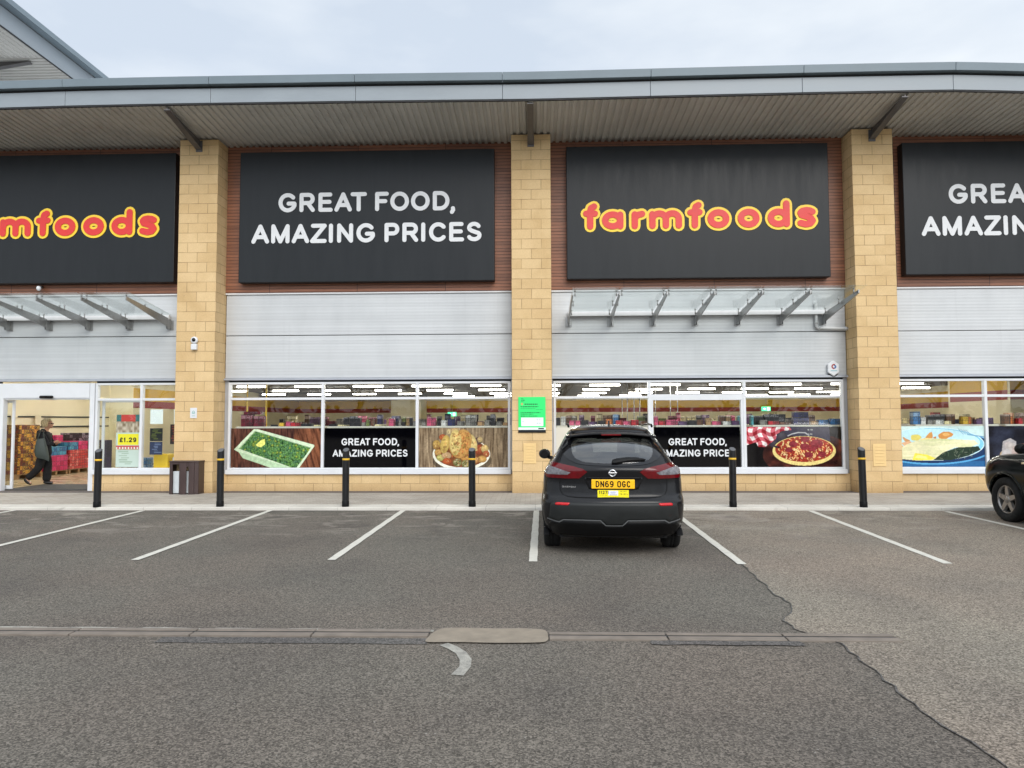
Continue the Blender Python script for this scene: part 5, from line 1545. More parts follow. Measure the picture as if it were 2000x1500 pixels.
class Car:
    def __init__(s, name, lb, loc, rz, rows, c_rear, c_front, wheels, wr, arch_r):
        s.root = thing(name, lb, "car", loc, rz)
        s.wheels, s.wr, s.ar = wheels, wr, arch_r
        rows = catmull(rows, 3)
        rings = []
        NR, NS, NF = 22, 64, 18
        for z, hw, yr, yf in rows:
            cr = min(c_rear, (yf - yr) * .45); cf = min(c_front, (yf - yr) * .45); p = 2.5
            half = []
            for i in range(NR):
                t = (i / NR) * math.pi / 2
                half.append((hw * math.sin(t) ** (2 / p), yr + cr * (1 - math.cos(t) ** (2 / p))))
            for i in range(NS):
                half.append((hw, yr + cr + (yf - cf - yr - cr) * i / (NS - 1)))
            for i in range(1, NF + 1):
                t = (1 - i / NF) * math.pi / 2
                half.append((hw * max(math.sin(t), 0) ** (2 / p), yf - cf * (1 - math.cos(t) ** (2 / p))))
            ring = [(x, y, z) for x, y in half] + [(-x, y, z) for x, y in half[-2:0:-1]]
            rings.append(ring)
        n = len(rings[0])
        s.v = [p for r_ in rings for p in r_]
        s.f = [(i * n + k, i * n + (k + 1) % n, (i + 1) * n + (k + 1) % n, (i + 1) * n + k) for i in range(len(rings) - 1) for k in range(n)]
        s.f.append(tuple((len(rings) - 1) * n + k for k in range(n)))
        s.bvh = BVHTree.FromPolygons([Vector(p) for p in s.v], s.f)
        s.holes = []
    def hole(s, axis, sg, poly): s.holes.append((axis, sg, poly))
    def body(s, mat):
        b = MB(); fs = []
        for q in s.f:
            if len(q) > 4: fs.append(q); continue
            c = sum((Vector(s.v[i]) for i in q), Vector()) / len(q)
            nrm = (Vector(s.v[q[1]]) - Vector(s.v[q[0]])).cross(Vector(s.v[q[3]]) - Vector(s.v[q[0]]))
            cut = any(abs(c.x) > .45 and (c.y - wy) ** 2 + (c.z - s.wr) ** 2 < s.ar ** 2 for wy in s.wheels)
            for axis, sg, poly in s.holes:
                if axis == 'y' and (c.y < 1.6) == (sg < 0) and abs(nrm.y) > abs(nrm.x) * .3 and inside((c.x, c.z), poly): cut = True
                if axis == 'x' and c.x * sg > 0 and abs(nrm.x) > abs(nrm.y) and inside((c.y, c.z), poly): cut = True
            if not cut: fs.append(q)
        b.add(s.v, fs, True)
        s.bd = b.build("body", mat, s.root)
        return s.bd
    def hit(s, p, axis, sg, off):
        if axis == 'y':
            o_, d = Vector((p[0], -3 if sg < 0 else 9, p[1])), Vector((0, 1 if sg < 0 else -1, 0))
        else:
            o_, d = Vector((3 * sg, p[0], p[1])), Vector((-sg, 0, 0))
        h, nn, _, _ = s.bvh.ray_cast(o_, d)
        if h is None:
            q = Vector((p[0], 0.3 if sg < 0 else 4, p[1])) if axis == 'y' else Vector((.8 * sg, p[0], p[1]))
            h, nn, _, _ = s.bvh.find_nearest(q)
        if nn.dot(d) > 0: nn = -nn
        return h + nn * off, nn
    def patch(s, name, mat, poly, axis='y', sg=-1, off=.004, step=.03, hole=None, parent=None, skirt=.008):
        def dens(pl_):
            o = []
            for i in range(len(pl_)):
                a = Vector(pl_[i]); c = Vector(pl_[(i + 1) % len(pl_)]); m = max(1, int((c - a).length / step))
                o += [a + (c - a) * k / m for k in range(m)]
            return o
        bd = dens(poly); nb = len(bd)
        pts = list(bd); edges = [(i, (i + 1) % nb) for i in range(nb)]
        if hole:
            hd = dens(hole); o = len(pts); pts += hd; edges += [(o + i, o + (i + 1) % len(hd)) for i in range(len(hd))]
        xs = [p[0] for p in poly]; ys = [p[1] for p in poly]
        inner = shrink([tuple(p) for p in bd], step * .4)
        x = min(xs) + step / 2
        while x < max(xs):
            y = min(ys) + step / 2
            while y < max(ys):
                if inside((x, y), inner): pts.append(Vector((x, y)))
                y += step
            x += step
        vs_, _, fc, *_r = delaunay_2d_cdt(pts, edges, [list(range(nb))], 1, 1e-5)
        V, N = [], []
        for p in vs_:
            h, nn = s.hit(p, axis, sg, off); V.append(h); N.append(nn)
        F = []
        for q in fc:
            c = sum((Vector(vs_[i]) for i in q), Vector((0, 0))) / len(q)
            if hole and inside(c, hole): continue
            F.append(tuple(q))
        cnt = {}
        for q in F:
            for i in range(len(q)):
                e = (q[i], q[(i + 1) % len(q)]); k = (min(e), max(e)); cnt.setdefault(k, []).append(e)
        b = MB(); b.add(V, F, True)
        if skirt:
            o = len(b.v); b.v += [tuple(v - n_ * (off + skirt)) for v, n_ in zip(V, N)]
            for e in cnt.values():
                if len(e) == 1:
                    i, j = e[0]; b.f.append((j, i, o + i, o + j)); b.sm.append(False)
        return b.build(name, mat, parent or s.root)
    def strip(s, name, mat, path, w_, axis='y', sg=-1, off=.003, parent=None):
        P_ = [Vector(p) for p in path]; b = MB(); q = []
        pts = []
        for a, c in zip(P_[:-1], P_[1:]):
            m = max(1, int((c - a).length / .03)); pts += [a + (c - a) * k / m for k in range(m)]
        pts.append(P_[-1])
        for i, p in enumerate(pts):
            d = (pts[min(i + 1, len(pts) - 1)] - pts[max(i - 1, 0)]).normalized(); n_ = Vector((-d.y, d.x)) * w_ / 2
            q += [s.hit(p + n_, axis, sg, off)[0], s.hit(p - n_, axis, sg, off)[0]]
        b.add(q, [(2 * i, 2 * i + 1, 2 * i + 3, 2 * i + 2) for i in range(len(pts) - 1)], True)
        return b.build(name, mat, parent or s.root)
    def wheel(s, x, y, w_=.215, spokes=5):
        r_ = s.wr; sg = 1 if x > 0 else -1
        b = MB()
        h = w_ / 2
        prof = [(r_ * .64, -h * .8), (r_ * .80, -h), (r_ * .93, -h * .96), (r_ * .985, -h * .8), (r_, -h * .55), (r_, -h * .25), (r_ * .985, -h * .22), (r_ * .985, -h * .14), (r_, -h * .11), (r_, h * .11), (r_ * .985, h * .14), (r_ * .985, h * .22), (r_, h * .25), (r_, h * .55), (r_ * .985, h * .8), (r_ * .93, h * .96), (r_ * .80, h), (r_ * .64, h * .8)]
        b.lathe(prof, (x, y, r_), (1, 0, 0), 44, True)
        ty = b.build("wheel", P['tyre'], s.root)
        rm = MB(); R_ = r_ * .645
        xo = x + sg * h * .72
        rm.lathe([(R_, -sg * .10), (R_, 0), (R_ * .93, 0.002 * sg), (R_ * .90, -sg * .03), (R_ * .90, -sg * .10)], (xo, y, r_), (1, 0, 0), 40)
        for k in range(spokes):
            a = 2 * math.pi * k / spokes + .3
            ca, sa = math.cos(a), math.sin(a)
            def pp(rad, t, dx): return (xo + dx, y + rad * ca - t * sa, r_ + rad * sa + t * ca)
            v = [pp(.045, -.045, -sg * .012), pp(.045, .045, -sg * .012), pp(R_ * .92, .030, -sg * .006), pp(R_ * .92, -.030, -sg * .006),
                 pp(.045, -.045, -sg * .05), pp(.045, .045, -sg * .05), pp(R_ * .92, .040, -sg * .05), pp(R_ * .92, -.040, -sg * .05)]
            rm.add(v, [(0, 1, 2, 3), (0, 4, 5, 1), (1, 5, 6, 2), (2, 6, 7, 3), (3, 7, 4, 0)])
        rm.lathe([(0, sg * .002), (.05, 0), (.062, -sg * .012), (.062, -sg * .05)], (xo, y, r_), (1, 0, 0), 20)
        rm.build("rim", P['alloy'], ty)
        bk = MB(); bk.lathe([(0, 0), (R_ * .93, 0), (R_ * .93, -sg * .05)], (x - sg * h * .1, y, r_), (1, 0, 0), 24)
        bk.build("brake_disc", P['black'], ty)
    def arches(s, mat, inset=.0):
        for wy in s.wheels:
            for sg in (-1, 1):
                pts = []
                for i in range(25):
                    a = R(-12 + 204 * i / 24)
                    h, nn = s.hit((wy + s.ar * 1.03 * math.cos(a), s.wr + s.ar * 1.03 * math.sin(a)), 'x', sg, -.012)
                    pts.append(h)
                MB().tube(pts, .026, 10).build("wheel_arch", mat, s.root)
        b = MB()
        for wy in s.wheels:
            b.lathe([(s.ar * 1.05, -.5), (s.ar * 1.05, .5)], (0, wy, s.wr), (1, 0, 0), 32)
        pass
    def underbody(s, y0, y1, hw):
        MB().box(-hw, y0, .20, hw, y1, .30).build("underbody", P['black'], s.root)
        for wy in s.wheels:
            b = MB()
            for sg in (-1, 1):
                n = 18; v = []
                for xx in (sg * .58, sg * .83):
                    v += [(xx, wy + (s.ar + .015) * math.cos(R(180 * i / n)), s.wr + (s.ar + .015) * math.sin(R(180 * i / n))) for i in range(n + 1)]
                b.add(v, [(i, i + 1, n + 2 + i, n + 1 + i) for i in range(n)])
                b.add(v[:n + 1], [tuple(range(n + 1))])
            b.build("wheel_liner", P['black'], s.root, recalc=False)
    def seats(s, y, z0, n, w_=.48, zt=1.30):
        for k in range(n):
            x = (k - (n - 1) / 2) * (w_ + .12)
            b = MB(); b.box(x - w_ / 2, y, z0, x + w_ / 2, y + .5, z0 + .16); st_ = b.build("seat", P['seatc'], s.root, bevel=.05)
            b = MB(); b.prism([(y - .14, z0 + .1), (y + .02, z0 + .1), (y - .06, zt - .22), (y - .2, zt - .22)], x - w_ / 2, x + w_ / 2, 'x'); b.build("seat_back", P['seatc'], st_, bevel=.05)
            b = MB(); b.box(x - .13, y - .2, zt - .19, x + .13, y - .10, zt); b.build("headrest", P['seatc'], st_, bevel=.04)

rows1 = [(.22, .758, .17, 4.20), (.30, .826, .11, 4.30), (.40, .860, .05, 4.36), (.52, .875, .02, 4.385), (.60, .880, .012, 4.385), (.66, .878, .015, 4.375), (.70, .875, .045, 4.365), (.73, .873, .075, 4.35), (.80, .870, .085, 4.30),
         (.90, .865, .092, 4.20), (.98, .855, .085, 4.0), (1.03, .838, .078, 3.6), (1.065, .815, .085, 3.32), (1.09, .787, .11, 3.22), (1.13, .753, .14, 3.12), (1.20, .714, .19, 2.97), (1.30, .661, .30, 2.72), (1.38, .617, .45, 2.5),
         (1.44, .583, .575, 2.32), (1.48, .559, .61, 2.2), (1.515, .525, .64, 2.05), (1.545, .476, .72, 1.92), (1.568, .408, .82, 1.82), (1.582, .292, 1.05, 1.75), (1.59, .117, 1.25, 1.62)]
C1 = Car("parked_car", "black crossover parked nose in, seen from behind, with yellow number plate", (.945, -7.08, 0), R(-2.8), rows1, .42, .8, (.86, 3.51), .335, .395)
sym = lambda pts: pts + [(-x, z) for x, z in pts[::-1]]
glass = rounded(sym([(0, 1.452), (-.30, 1.447), (-.52, 1.425), (-.595, 1.385), (-.625, 1.30), (-.61, 1.22), (-.55, 1.165), (-.44, 1.115), (-.30, 1.096), (0, 1.088)]), 1)
inner = rounded(sym([(0, 1.43), (-.30, 1.425), (-.47, 1.405), (-.51, 1.36), (-.50, 1.24), (-.46, 1.175), (-.36, 1.135), (-.20, 1.122), (0, 1.118)]), 1)
ws = [(-.62, 1.12), (.62, 1.12), (.52, 1.46), (-.52, 1.46)]
C1.hole('y', -1, shrink(glass, .012)); C1.hole('y', 1, shrink(ws, .02))
SW = [(.95, 1.16), (1.0, 1.30), (1.25, 1.43), (1.9, 1.47), (2.35, 1.40), (2.75, 1.16), (2.75, 1.10), (1.2, 1.08)]
for sg in (-1, 1): C1.hole('x', sg, shrink(SW, .02))
C1.body(P['carp'])
C1.patch("rear_window", P['carglass'], shrink(glass, .004), off=.003, hole=None)
C1.patch("window_border", P['frit'], glass, off=.005, hole=inner, skirt=0)
C1.patch("windscreen", P['carglass'], ws, sg=1, off=.002, step=.06)
for sg in (-1, 1): C1.patch("side_window", P['carglass_side'], SW, 'x', sg, .003, .05)
for sg in (-1, 1):
    q = lambda pts: [(sg * x, z) for x, z in pts]
    lm = C1.patch("tail_light", P['redlamp'], q([(.845, 1.10), (.80, 1.128), (.70, 1.117), (.60, 1.100), (.37, 1.055), (.315, 1.022), (.41, .942), (.55, .938), (.80, .940), (.862, .960)]), off=.010, step=.025, skirt=0)
    C1.patch("clear_lens", P['clearlamp'], q([(.84, 1.062), (.78, 1.074), (.70, 1.060), (.515, 1.012), (.555, .984), (.80, .982), (.845, 1.0)]), off=.0125, step=.02, parent=lm, skirt=0)
    C1.patch("red_reflector", P['redlamp2'], q([(.70, .618), (.705, .640), (.68, .650), (.535, .650), (.53, .640), (.55, .620)]), off=.012, step=.02)
bp_ = sym([(0, .655), (-.60, .655), (-.715, .652), (-.755, .64), (-.77, .60), (-.79, .45), (-.70, .425), (-.655, .42), (-.60, .452), (-.40, .455), (-.165, .453), (-.10, .395), (0, .393)])
C1.patch("bumper", P['clad_car'], bp_, off=.010, step=.03)
C1.strip("bumper_crease", M("bumper_edge_plastic", (96, 98, 99), .4), [(-.80, .447), (-.72, .428), (-.655, .415), (-.605, .446), (-.40, .449), (-.165, .447), (-.10, .388), (0, .386), (.10, .388), (.165, .447), (.40, .449), (.605, .446), (.655, .415), (.72, .428), (.80, .447)], .014, off=.015)
C1.patch("lower_bumper", P['black'], sym([(0, .378), (-.09, .38), (-.155, .438), (-.40, .440), (-.60, .437), (-.655, .405), (-.76, .42), (-.80, .36), (-.76, .25), (0, .25)]), off=.012, step=.04)
C1.strip("tailgate_seam", P['black'], [(-.655, .935), (-.648, .80), (-.62, .745), (-.56, .722), (-.44, .712), (0, .708), (.44, .712), (.56, .722), (.62, .745), (.648, .80), (.655, .935)], .009, off=.003)
C1.strip("tailgate_seam", P['black'], [(-.655, 1.13), (-.635, 1.20), (-.645, 1.30), (-.61, 1.40)], .008, off=.003); C1.strip("tailgate_seam", P['black'], [(.655, 1.13), (.635, 1.20), (.645, 1.30), (.61, 1.40)], .008, off=.003)
C1.patch("plate_recess", P['carp'], [(-.36, .955), (.36, .955), (.30, .815), (.22, .80), (-.22, .80), (-.30, .815)], off=.004, step=.03)
C1.patch("handle_trim", P['black'], [(-.33, .958), (.33, .958), (.325, .938), (-.325, .938)], off=.020, step=.03)
h, _ = C1.hit((0, .875), 'y', -1, 0)
pt_ = MB(); pt_.box(-.26, -.010, -.0555, .26, .012, .0555)
pl_ = pt_.build("number_plate", P['plate'], C1.root, loc=(-.008, h.y - .016, .876), bevel=.006)
o_ = []; x = 0
for ch in "DN69 OGC":
    if ch == ' ': x += .033; continue
    o_ += glyph({'O': 'o0'}.get(ch, ch), x, x + .046, 0, .077, .0068); x += .046 + .0105
lay(MB(), o_, .0068, -(x - .0105) / 2, -.0102, -.0385, .0006).build("plate_lettering", P['black'], pl_)
MB().cyl((-.243, -.0102, 0), (-.243, -.0125, 0), .006, n=10).cyl((.243, -.0102, 0), (.243, -.0125, 0), .006, n=10).build("plate_screw", P['band'], pl_)
def art_sticker(W, H):
    a = Art(W, H, .003)
    a.c[:] = lin((240, 226, 30))
    st, w_ = text("11270", .038, .024, .007, .004)
    a.segs(st, .0045, (60, 56, 30), .018, .045, 1.0)
    a.fill((a.x > .35) & (a.x < .66) & (a.y > .30) & (a.y < .93), (226, 226, 232))
    a.fill(a.ellm(.5, .66, .09, .14) < 1, (170, 176, 206), .6)
    a.fill((a.x > .39) & (a.x < .62) & (np.abs(a.y - .36) < .03), (90, 90, 100), .8)
    for k, (y, x0, x1) in enumerate(((.84, .70, .94), (.52, .68, .95), (.40, .74, .97), (.34, .06, .30))):
        a.fill((np.abs(a.y - y) < .045) & (a.x > x0) & (a.x < x1) & ((a.x * 40).astype(int) % 4 > 0), (110, 100, 30), .75)
    return a
h, _ = C1.hit((0, .752), 'y', -1, 0)
sk = art_sticker(.375, .093).build("rear_sticker", P['printm'], C1.root, 0, 0, 0, .003)
sk.location = (-.195, h.y - .012, .712)
h, _ = C1.hit((0, 1.005), 'y', -1, 0)
em = MB(); em.lathe([(.044, -.008), (.044, -.014), (.037, -.018), (.031, -.014), (.031, -.004)], (0, 0, 0), (0, 1, 0), 32); em.box(-.052, -.020, -.0105, .052, -.008, .0105)
em.build("emblem", P['chrome'], C1.root, loc=(-.012, h.y + .004, 1.008), bevel=.002)
h, _ = C1.hit((-.53, .838), 'y', -1, 0)
o_ = []; x = 0
for ch in "QASHQAI":
    w_ = .010 if ch == 'I' else .022
    o_ += glyph(ch, x, x + w_, 0, .021, .0027); x += w_ + .006
h1, _ = C1.hit((-.45, .838), 'y', -1, 0); h2, _ = C1.hit((-.62, .838), 'y', -1, 0)
nb_ = lay(MB(), o_, .0027, -x / 2, -.001, 0, .003).build("model_badge", P['chrome'], C1.root, loc=(-.535, min(h1.y, h.y) + .004, .828))
nb_.rotation_euler = (0, 0, math.atan2(h1.y - h2.y, h1.x - h2.x))
# spoiler, brake light, wiper, aerial, mirrors
b = MB()
n = 20; v = []
for i in range(n + 1):
    x = -.575 + 1.15 * i / n; e = abs(x) / .575
    zt = 1.492 - .045 * e ** 2.4; zb = zt - .030; yb = .50 + .07 * e ** 2
    v += [(x, .80, zt + .045 - .03 * e), (x, yb + .03, zt), (x, yb, zt - .012), (x, yb + .02, zb), (x, .68, zb - .004)]
fs = [(i * 5 + k, i * 5 + (k + 1) % 5, (i + 1) * 5 + (k + 1) % 5, (i + 1) * 5 + k) for i in range(n) for k in range(5)] + [tuple(range(5)), tuple(n * 5 + k for k in range(5))]
b.add(v, fs, True); b.build("spoiler", P['carp'], C1.root)
MB().box(-.125, .497, 1.452, .125, .54, 1.474).build("brake_light", P['redlamp'], C1.root, bevel=.003)
C1.patch("wiper", P['black'], [(-.02, 1.115), (-.01, 1.15), (.03, 1.165), (.16, 1.178), (.28, 1.178), (.385, 1.158), (.39, 1.150), (.25, 1.145), (.12, 1.128), (.04, 1.112)], off=.03, step=.02, skirt=.01)
b = MB()
b.prism([(.95, 1.555), (1.0, 1.640), (1.03, 1.645), (1.20, 1.575), (1.22, 1.55)], -.012, .012, 'x'); b.prism([(.90, 1.55), (.93, 1.575), (1.22, 1.582), (1.25, 1.56)], -.035, .035, 'x')
b.build("aerial", P['carp'], C1.root, bevel=.006)
def mirror(car, x, y, z, mat):
    sg = 1 if x > 0 else -1
    b = MB(); b.ball((x, y, z), (.095, .08, .08), 16, 10); m_ = b.build("mirror", mat, car.root)
    MB().tube([(x - sg * .05, y + .02, z - .05), (x - sg * .16, y + .03, z - .08)], .03, 8).build("mirror_arm", P['black'], m_)
    MB().lathe([(0, 0), (.062, 0)], (x, y - .0815, z), (0, 1, 0), 16).build("mirror_glass", P['frit'], m_)
for sg in (-1, 1): mirror(C1, sg * .935, 2.95, 1.11, P['carp'])
for x, y in ((-.765, .86), (.765, .86), (-.765, 3.51), (.765, 3.51)): C1.wheel(x, y)
C1.arches(P['black'])
C1.underbody(.3, 4.1, .66)
for sg in (-1, 1):
    MB().prism([(.35, .22), (.47, .30), (3.05, .30), (3.15, .22)], sg * .78, sg * .868, 'x').build("side_skirt", P['black'], C1.root, bevel=.015)
    MB().tube([(sg * .54, .75, 1.565), (sg * .55, .85, 1.585), (sg * .56, 1.5, 1.60), (sg * .54, 2.0, 1.575)], .014, 8).build("roof_rail", P['black'], C1.root)
box("parcel_shelf", P['seatc'], C1.root, (-.55, .42, 1.00), (.55, .95, 1.03))
box("cabin_floor", P['black'], C1.root, (-.75, .4, .32), (.75, 3.4, .36))
C1.seats(1.25, .5, 3, .40, 1.22); C1.seats(2.25, .5, 2, .5, 1.33)
box("dashboard", P['black'], C1.root, (-.70, 2.85, .80), (.70, 3.2, 1.04), .05)
MB().box(-.11, 2.45, 1.36, .11, 2.48, 1.42).build("interior_mirror", P['black'], C1.root, bevel=.01)

rows2 = [(.26, .78, .16, 4.05), (.34, .85, .10, 4.22), (.45, .885, .05, 4.33), (.58, .90, .02, 4.375), (.70, .905, .02, 4.38), (.82, .905, .03, 4.36), (.92, .90, .04, 4.30), (1.0, .89, .05, 4.19), (1.05, .878, .06, 4.02), (1.085, .86, .07, 3.72),
         (1.115, .84, .075, 3.38), (1.145, .82, .08, 3.2), (1.22, .785, .11, 3.05), (1.35, .73, .17, 2.78), (1.48, .675, .25, 2.5), (1.58, .625, .32, 2.28), (1.635, .56, .40, 2.1), (1.67, .44, .55, 1.95), (1.69, .28, .8, 1.8), (1.70, .1, 1.1, 1.6)]
C2 = Car("parked_car", "dark green crossover cut off by the right edge, only its front wheel and bonnet showing", (8.46, -7.40, 0), 0, rows2, .4, .62, (.85, 3.48), .355, .415)
ws2 = [(-.66, 1.18), (.66, 1.18), (.58, 1.56), (-.58, 1.56)]
rw2 = [(-.60, 1.12), (.60, 1.12), (.54, 1.52), (-.54, 1.52)]
SW2 = [(.6, 1.22), (.75, 1.50), (1.2, 1.55), (1.9, 1.56), (2.3, 1.50), (2.85, 1.20), (2.85, 1.15), (.7, 1.14)]
C2.hole('y', 1, shrink(ws2, .02)); C2.hole('y', -1, shrink(rw2, .02))
for sg in (-1, 1): C2.hole('x', sg, shrink(SW2, .02))
C2.body(P['carp2'])
C2.patch("windscreen", P['carglass'], ws2, sg=1, off=.002, step=.06); C2.patch("rear_window", P['carglass'], rw2, off=.002, step=.06)
for sg in (-1, 1):
    C2.patch("side_window", P['carglass_side'], SW2, 'x', sg, .003, .05)
    C2.strip("door_seam", P['black'], [(2.93, 1.12), (2.90, .80), (2.93, .50), (2.88, .36)], .01, 'x', sg)
    C2.strip("side_moulding", P['chrome'], [(2.86, .965), (2.2, .955), (1.2, .95)], .012, 'x', sg, .006)
    C2.patch("side_indicator", P['amber'], [(3.05, .945), (3.05, .975), (2.96, .98), (2.95, .95)], 'x', sg, .01, .02)
    C2.patch("headlight", P['clearlamp'], [(sg * .42, .98), (sg * .80, 1.02), (sg * .84, .92), (sg * .70, .82), (sg * .45, .86)], 'y', 1, .006, .03)
    C2.patch("tail_light", P['redlamp'], [(sg * .66, 1.10), (sg * .80, 1.10), (sg * .82, .85), (sg * .68, .85)], 'y', -1, .006, .03)
    mirror(C2, sg * 1.0, 2.90, 1.19, P['black'])
for x, y in ((-.80, .85), (.80, .85), (-.80, 3.48), (.80, 3.48)): C2.wheel(x, y, .22)
C2.arches(P['carp2'])
C2.underbody(.3, 4.0, .66)
C2.seats(2.2, .55, 2, .5, 1.42)
box("cabin_floor", P['black'], C2.root, (-.75, .4, .36), (.75, 3.3, .40)); box("dashboard", P['black'], C2.root, (-.70, 2.75, .85), (.70, 3.1, 1.10), .05)

# ------------------------------------------------------------------ person walking into the shop
def skin(name, nodes, edges, mat, parent, root, sub=2):
    ids = list(nodes)
    me = bpy.data.meshes.new(name)
    me.from_pydata([nodes[i][0] for i in ids], [(ids.index(a), ids.index(c)) for a, c in edges], [])
    o = bpy.data.objects.new(name, me); COL.objects.link(o)
    md = o.modifiers.new("skin", 'SKIN'); md.use_smooth_shade = True
    for k, i in enumerate(ids):
        r_ = nodes[i][1]
        me.skin_vertices[0].data[k].radius = r_ if hasattr(r_, '__len__') else (r_, r_)
        me.skin_vertices[0].data[k].use_root = (i == root)
    if sub:
        ss = o.modifiers.new("sub", 'SUBSURF'); ss.levels = sub; ss.render_levels = sub
    dg = bpy.context.evaluated_depsgraph_get()
    m2 = bpy.data.meshes.new_from_object(o.evaluated_get(dg))
    o.modifiers.clear(); o.data = m2; bpy.data.meshes.remove(me)
    m2.name = name; m2.materials.clear(); m2.materials.append(mat)
    for p in m2.polygons: p.use_smooth = True
    o.parent = parent
    return o
PE = thing("person", "short haired person in black coat and trousers walking into the shop doorway", "person", (-12.33, 1.85, .085), R(14))
def chain(nodes, edges, pre, pts, frm=None):
    last = frm
    for i, (p, r_) in enumerate(pts):
        k = f"{pre}{i}"; nodes[k] = (p, r_)
        if last is not None: edges.append((last, k))
        last = k
    return last
# x forward, y to the person's left (away from the camera), z up
N, E_ = {}, []
chain(N, E_, 's', [((.0, 0, .80), (.12, .10)), ((-.01, 0, .95), (.11, .09)), ((.0, 0, 1.14), (.125, .095)), ((-.01, 0, 1.27), (.12, .08)), ((.02, 0, 1.36), .05), ((.045, 0, 1.42), .052), ((.065, 0, 1.48), .085), ((.065, 0, 1.545), .078)])
for sg, pre in ((-1, 'r'), (1, 'l')):
    if sg < 0: arm = [((-.02, -.15, 1.27), .05), ((.07, -.20, 1.13), .044), ((.155, -.21, 1.00), .038), ((.20, -.16, 1.03), .033), ((.25, -.11, 1.06), .025), ((.28, -.09, 1.075), (.035, .018))]
    else: arm = [((-.02, .15, 1.27), .05), ((.05, .20, 1.12), .044), ((.13, .21, .98), .038), ((.18, .14, .99), .033), ((.24, .07, 1.02), .025), ((.275, .05, 1.04), (.035, .018))]
    w = chain(N, E_, pre + 'a', arm, 's3')
    pz = Vector(arm[-1][0])
    for k in range(4):
        a = pz + Vector((.02, (.02 - .013 * k), .03 - .012 * k)); c = a + Vector((.028 - .003 * abs(k - 1.5), .012, .01)); d_ = c + Vector((.008, .018, -.014))
        chain(N, E_, f"{pre}f{k}", [(tuple(a), .0095), (tuple(c), .0085), (tuple(d_), .0075)], w)
    chain(N, E_, pre + 't', [(tuple(pz + Vector((.0, .028, .022))), .011), (tuple(pz + Vector((.03, .034, .035))), .009)], w)
legR = [((-.02, -.09, .78), .085), ((-.09, -.09, .42), .055), ((-.34, -.09, .165), .038), ((-.30, -.09, .06), (.035, .03)), ((-.235, -.09, .045), .03)]
legL = [((.02, .09, .78), .085), ((.05, .09, .42), .055), ((.03, .09, .09), .04), ((.09, .09, .04), (.035, .03)), ((.16, .09, .03), .03)]
chain(N, E_, 'R', legR, 's0'); chain(N, E_, 'L', legL, 's0')
body = skin("body", N, E_, P['skin'], PE, 's0')
# face: nose, brow, jaw, ears in skin
b = MB(); b.ball((.085, 0, 1.515), (.082, .070, .105), 18, 12); b.ball((.162, 0, 1.505), (.02, .014, .022), 8, 6); b.ball((.135, 0, 1.445), (.035, .04, .028), 10, 6)
for sg in (-1, 1): b.ball((.075, sg * .072, 1.505), (.016, .01, .028), 8, 6)
b.build("face", P['skin'], body)
b = MB(); b.box(.148, -.022, 1.470, .156, .022, 1.476); b.build("mouth", M("lips", (150, 84, 78), .5), body)
b = MB()
for sg in (-1, 1):
    b.prism([(sg * .012, 1.515), (sg * .055, 1.52), (sg * .055, 1.545), (sg * .012, 1.545)], .150, .166, 'x'); b.tube([(.155, sg * .055, 1.538), (.075, sg * .078, 1.525)], .005, 6)
b.build("sunglasses", P['black'], body)
b = MB()
rs = random.Random(5)
def hairf(u, v_):
    th = 2 * math.pi * u; ph = v_ * math.pi * .78
    r_ = 1.0 + .10 * math.sin(7 * th + 3 * ph) * math.sin(ph) + .07 * math.sin(13 * th - 5 * ph)
    back = .5 - .5 * math.cos(th)   # 1 at the back
    cut = 1 if ph < 1.2 else 1
    x = .038 + .116 * r_ * math.sin(ph) * math.cos(th) - .012 * back; y = .112 * r_ * math.sin(ph) * math.sin(th); z = 1.535 + .118 * r_ * math.cos(ph) * (1 if ph < 1.57 else .95)
    if ph > 1.2 and math.cos(th) > .6: x -= .05; z += .03
    return (x, y, z)
b.grid(hairf, 48, 22); b.build("hair", P['hair'], body)
Nc, Ec = {}, []
chain(Nc, Ec, 's', [((-.01, 0, .68), (.19, .165)), ((-.01, 0, .84), (.185, .16)), ((-.02, 0, .98), (.175, .15)), ((-.01, 0, 1.13), (.18, .15)), ((-.03, 0, 1.26), (.175, .125)), ((-.03, 0, 1.345), (.11, .095)), ((-.02, 0, 1.405), .085)])
chain(Nc, Ec, 'h', [((-.13, 0, 1.30), (.09, .06)), ((-.14, 0, 1.38), (.075, .055))], 's4')
chain(Nc, Ec, 'r', [((-.02, -.16, 1.27), .072), ((.07, -.205, 1.13), .075), ((.155, -.215, 1.00), .066), ((.205, -.16, 1.03), .058), ((.25, -.115, 1.06), .05)], 's4')
chain(Nc, Ec, 'l', [((-.02, .16, 1.27), .072), ((.05, .205, 1.12), .064), ((.13, .215, .98), .056), ((.18, .145, .99), .058), ((.24, .08, 1.02), .05)], 's4')
skin("coat", Nc, Ec, P['coat'], PE, 's0')
Nt, Et = {}, []
chain(Nt, Et, 's', [((.0, 0, .82), (.135, .12)), ((0, 0, .76), (.13, .115))])
chain(Nt, Et, 'R', [((-.02, -.085, .70), .115), ((-.09, -.085, .42), .098), ((-.215, -.085, .28), .088), ((-.345, -.085, .155), .088)], 's1')
chain(Nt, Et, 'L', [((.03, .085, .70), .115), ((.05, .085, .42), .10), ((.04, .085, .22), .098), ((.03, .085, .05), .105)], 's1')
skin("trousers", Nt, Et, P['trousers'], PE, 's0')
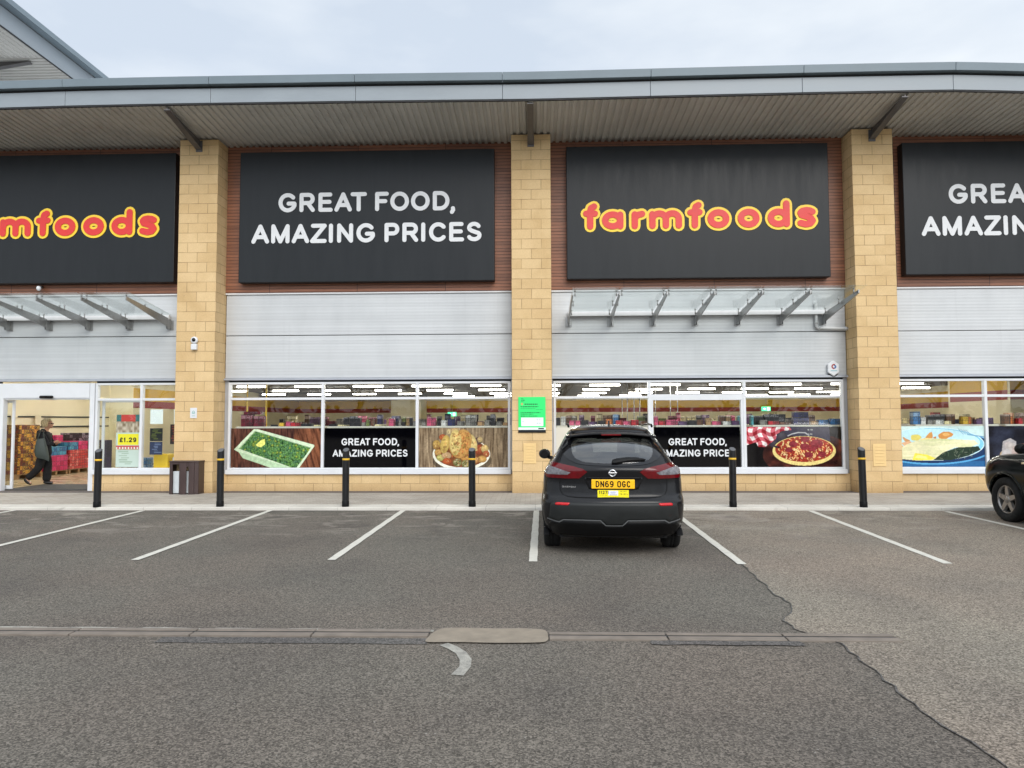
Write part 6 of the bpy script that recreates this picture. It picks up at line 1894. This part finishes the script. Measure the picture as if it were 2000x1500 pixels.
for pts in ([((-.385, -.085, .18), .05), ((-.35, -.085, .10), .055), ((-.285, -.085, .045), .042), ((-.235, -.085, .03), .03)], [((.0, .085, .09), .05), ((-.01, .085, .05), .05), ((.06, .085, .048), .046), ((.13, .085, .04), .042), ((.18, .085, .032), .03)]):
    Ns, Es = {}, []; chain(Ns, Es, 'a', pts); skin("shoe", Ns, Es, P['shoe'], PE, 'a0')
t = thing("shoulder_bag", "dark green grey bag hanging from the walking person's shoulder", "bag", (-12.33, 1.85, .085), R(14))
b = MB()
def bagf(u, v_):
    th = 2 * math.pi * u; z = .66 + .50 * v_
    wv_ = .185 - .085 * v_; cx_ = .05 - .04 * v_
    k = math.sin(math.pi * min(max(v_, .02), .98)) ** .35
    return (cx_ + wv_ * math.copysign(abs(math.cos(th)) ** .6, math.cos(th)) * (.75 + .25 * k), -.27 + .075 * k * math.sin(th), z + .03 * math.cos(th) * (v_ - .5) - .05 * (1 - v_) * math.cos(th))
b.grid(bagf, 28, 14)
b.build("bag_body", P['bag'], t)
MB().tube([(-.06, -.27, 1.15), (-.03, -.25, 1.28), (.0, -.20, 1.36), (.02, -.12, 1.385), (.045, -.22, 1.30), (.085, -.27, 1.15)], .014, 6).build("strap", P['bag'], t)

# ------------------------------------------------------------------ bare trees across the road behind the camera: the shop glass mirrors them
P['bark'] = M("tree_bark", (70, 62, 54), 0.9, var=0.25, scale=8)
P['hedge'] = M("hedge_leaf", (40, 52, 30), 0.8, var=0.4, scale=6)
tr = random.Random(3)
def mk_tree(seed):
    tr.seed(seed)
    t = thing("bare_tree", "leafless tree mirrored in the shop windows", "tree", group="leafless trees mirrored in the shop windows")
    tk = MB(); cr = MB()
    tk.tube([(0, 0, 0), (.05, .02, 1.2), (.02, .06, 2.6), (.1, 0, 4.0)], [.24, .19, .16, .12], 8)
    def grow(p, d, l, r_, n):
        q = p + d * l * .5 + Vector((tr.uniform(-.1, .1), tr.uniform(-.1, .1), .05)) * l; e = p + d * l
        cr.tube([p, q, e], [r_, r_ * .8, r_ * .55], 5 if r_ > .03 else 3)
        if n == 0: return
        for k in range(3 if n > 1 else 4):
            nd = (d + Vector((tr.uniform(-.8, .8), tr.uniform(-.8, .8), tr.uniform(-.1, .6)))).normalized()
            grow(e if k else q, nd, l * tr.uniform(.6, .8), r_ * .55, n - 1)
    for k in range(6):
        a = k * 1.05 + tr.uniform(-.3, .3)
        grow(Vector((.08, .02, 2.4 + .3 * k)), Vector((math.cos(a) * .7, math.sin(a) * .7, .8)).normalized(), 2.0, .09, 4)
    tk.build("trunk", P['bark'], t); cr.build("crown", P['bark'], t)
    return t
tp = [mk_tree(3), mk_tree(8)]
for i in range(14):
    x = -46 + 7 * i + tr.uniform(-1.5, 1.5); y = -52 + tr.uniform(-3, 3)
    if i < 2: o = tp[i]; o.location = (x, y, 0)
    else: o = dup(tp[i % 2], (x, y, 0), rz=tr.uniform(0, 6))
    k = tr.uniform(.9, 1.35); o.scale = (k, k, k)
hv = MB()  # hedge is added out of view to darken reflections near the horizon
for i in range(9000):
    c = Vector((tr.uniform(-70, 70), -56 + tr.uniform(-1.0, 1.0), tr.uniform(0, 2.6 + .5 * math.sin(i))))
    a = Vector((tr.uniform(-1, 1), tr.uniform(-1, 1), tr.uniform(-1, 1))).normalized() * .32; b_ = a.orthogonal().normalized() * .2
    hv.add([c - a - b_, c + a - b_, c + a + b_, c - a + b_], [(0, 1, 2, 3)])
tag(hv.build("hedge", P['hedge'], recalc=False), "added unseen dark hedge behind the leafless trees, there to darken reflections", "hedge")
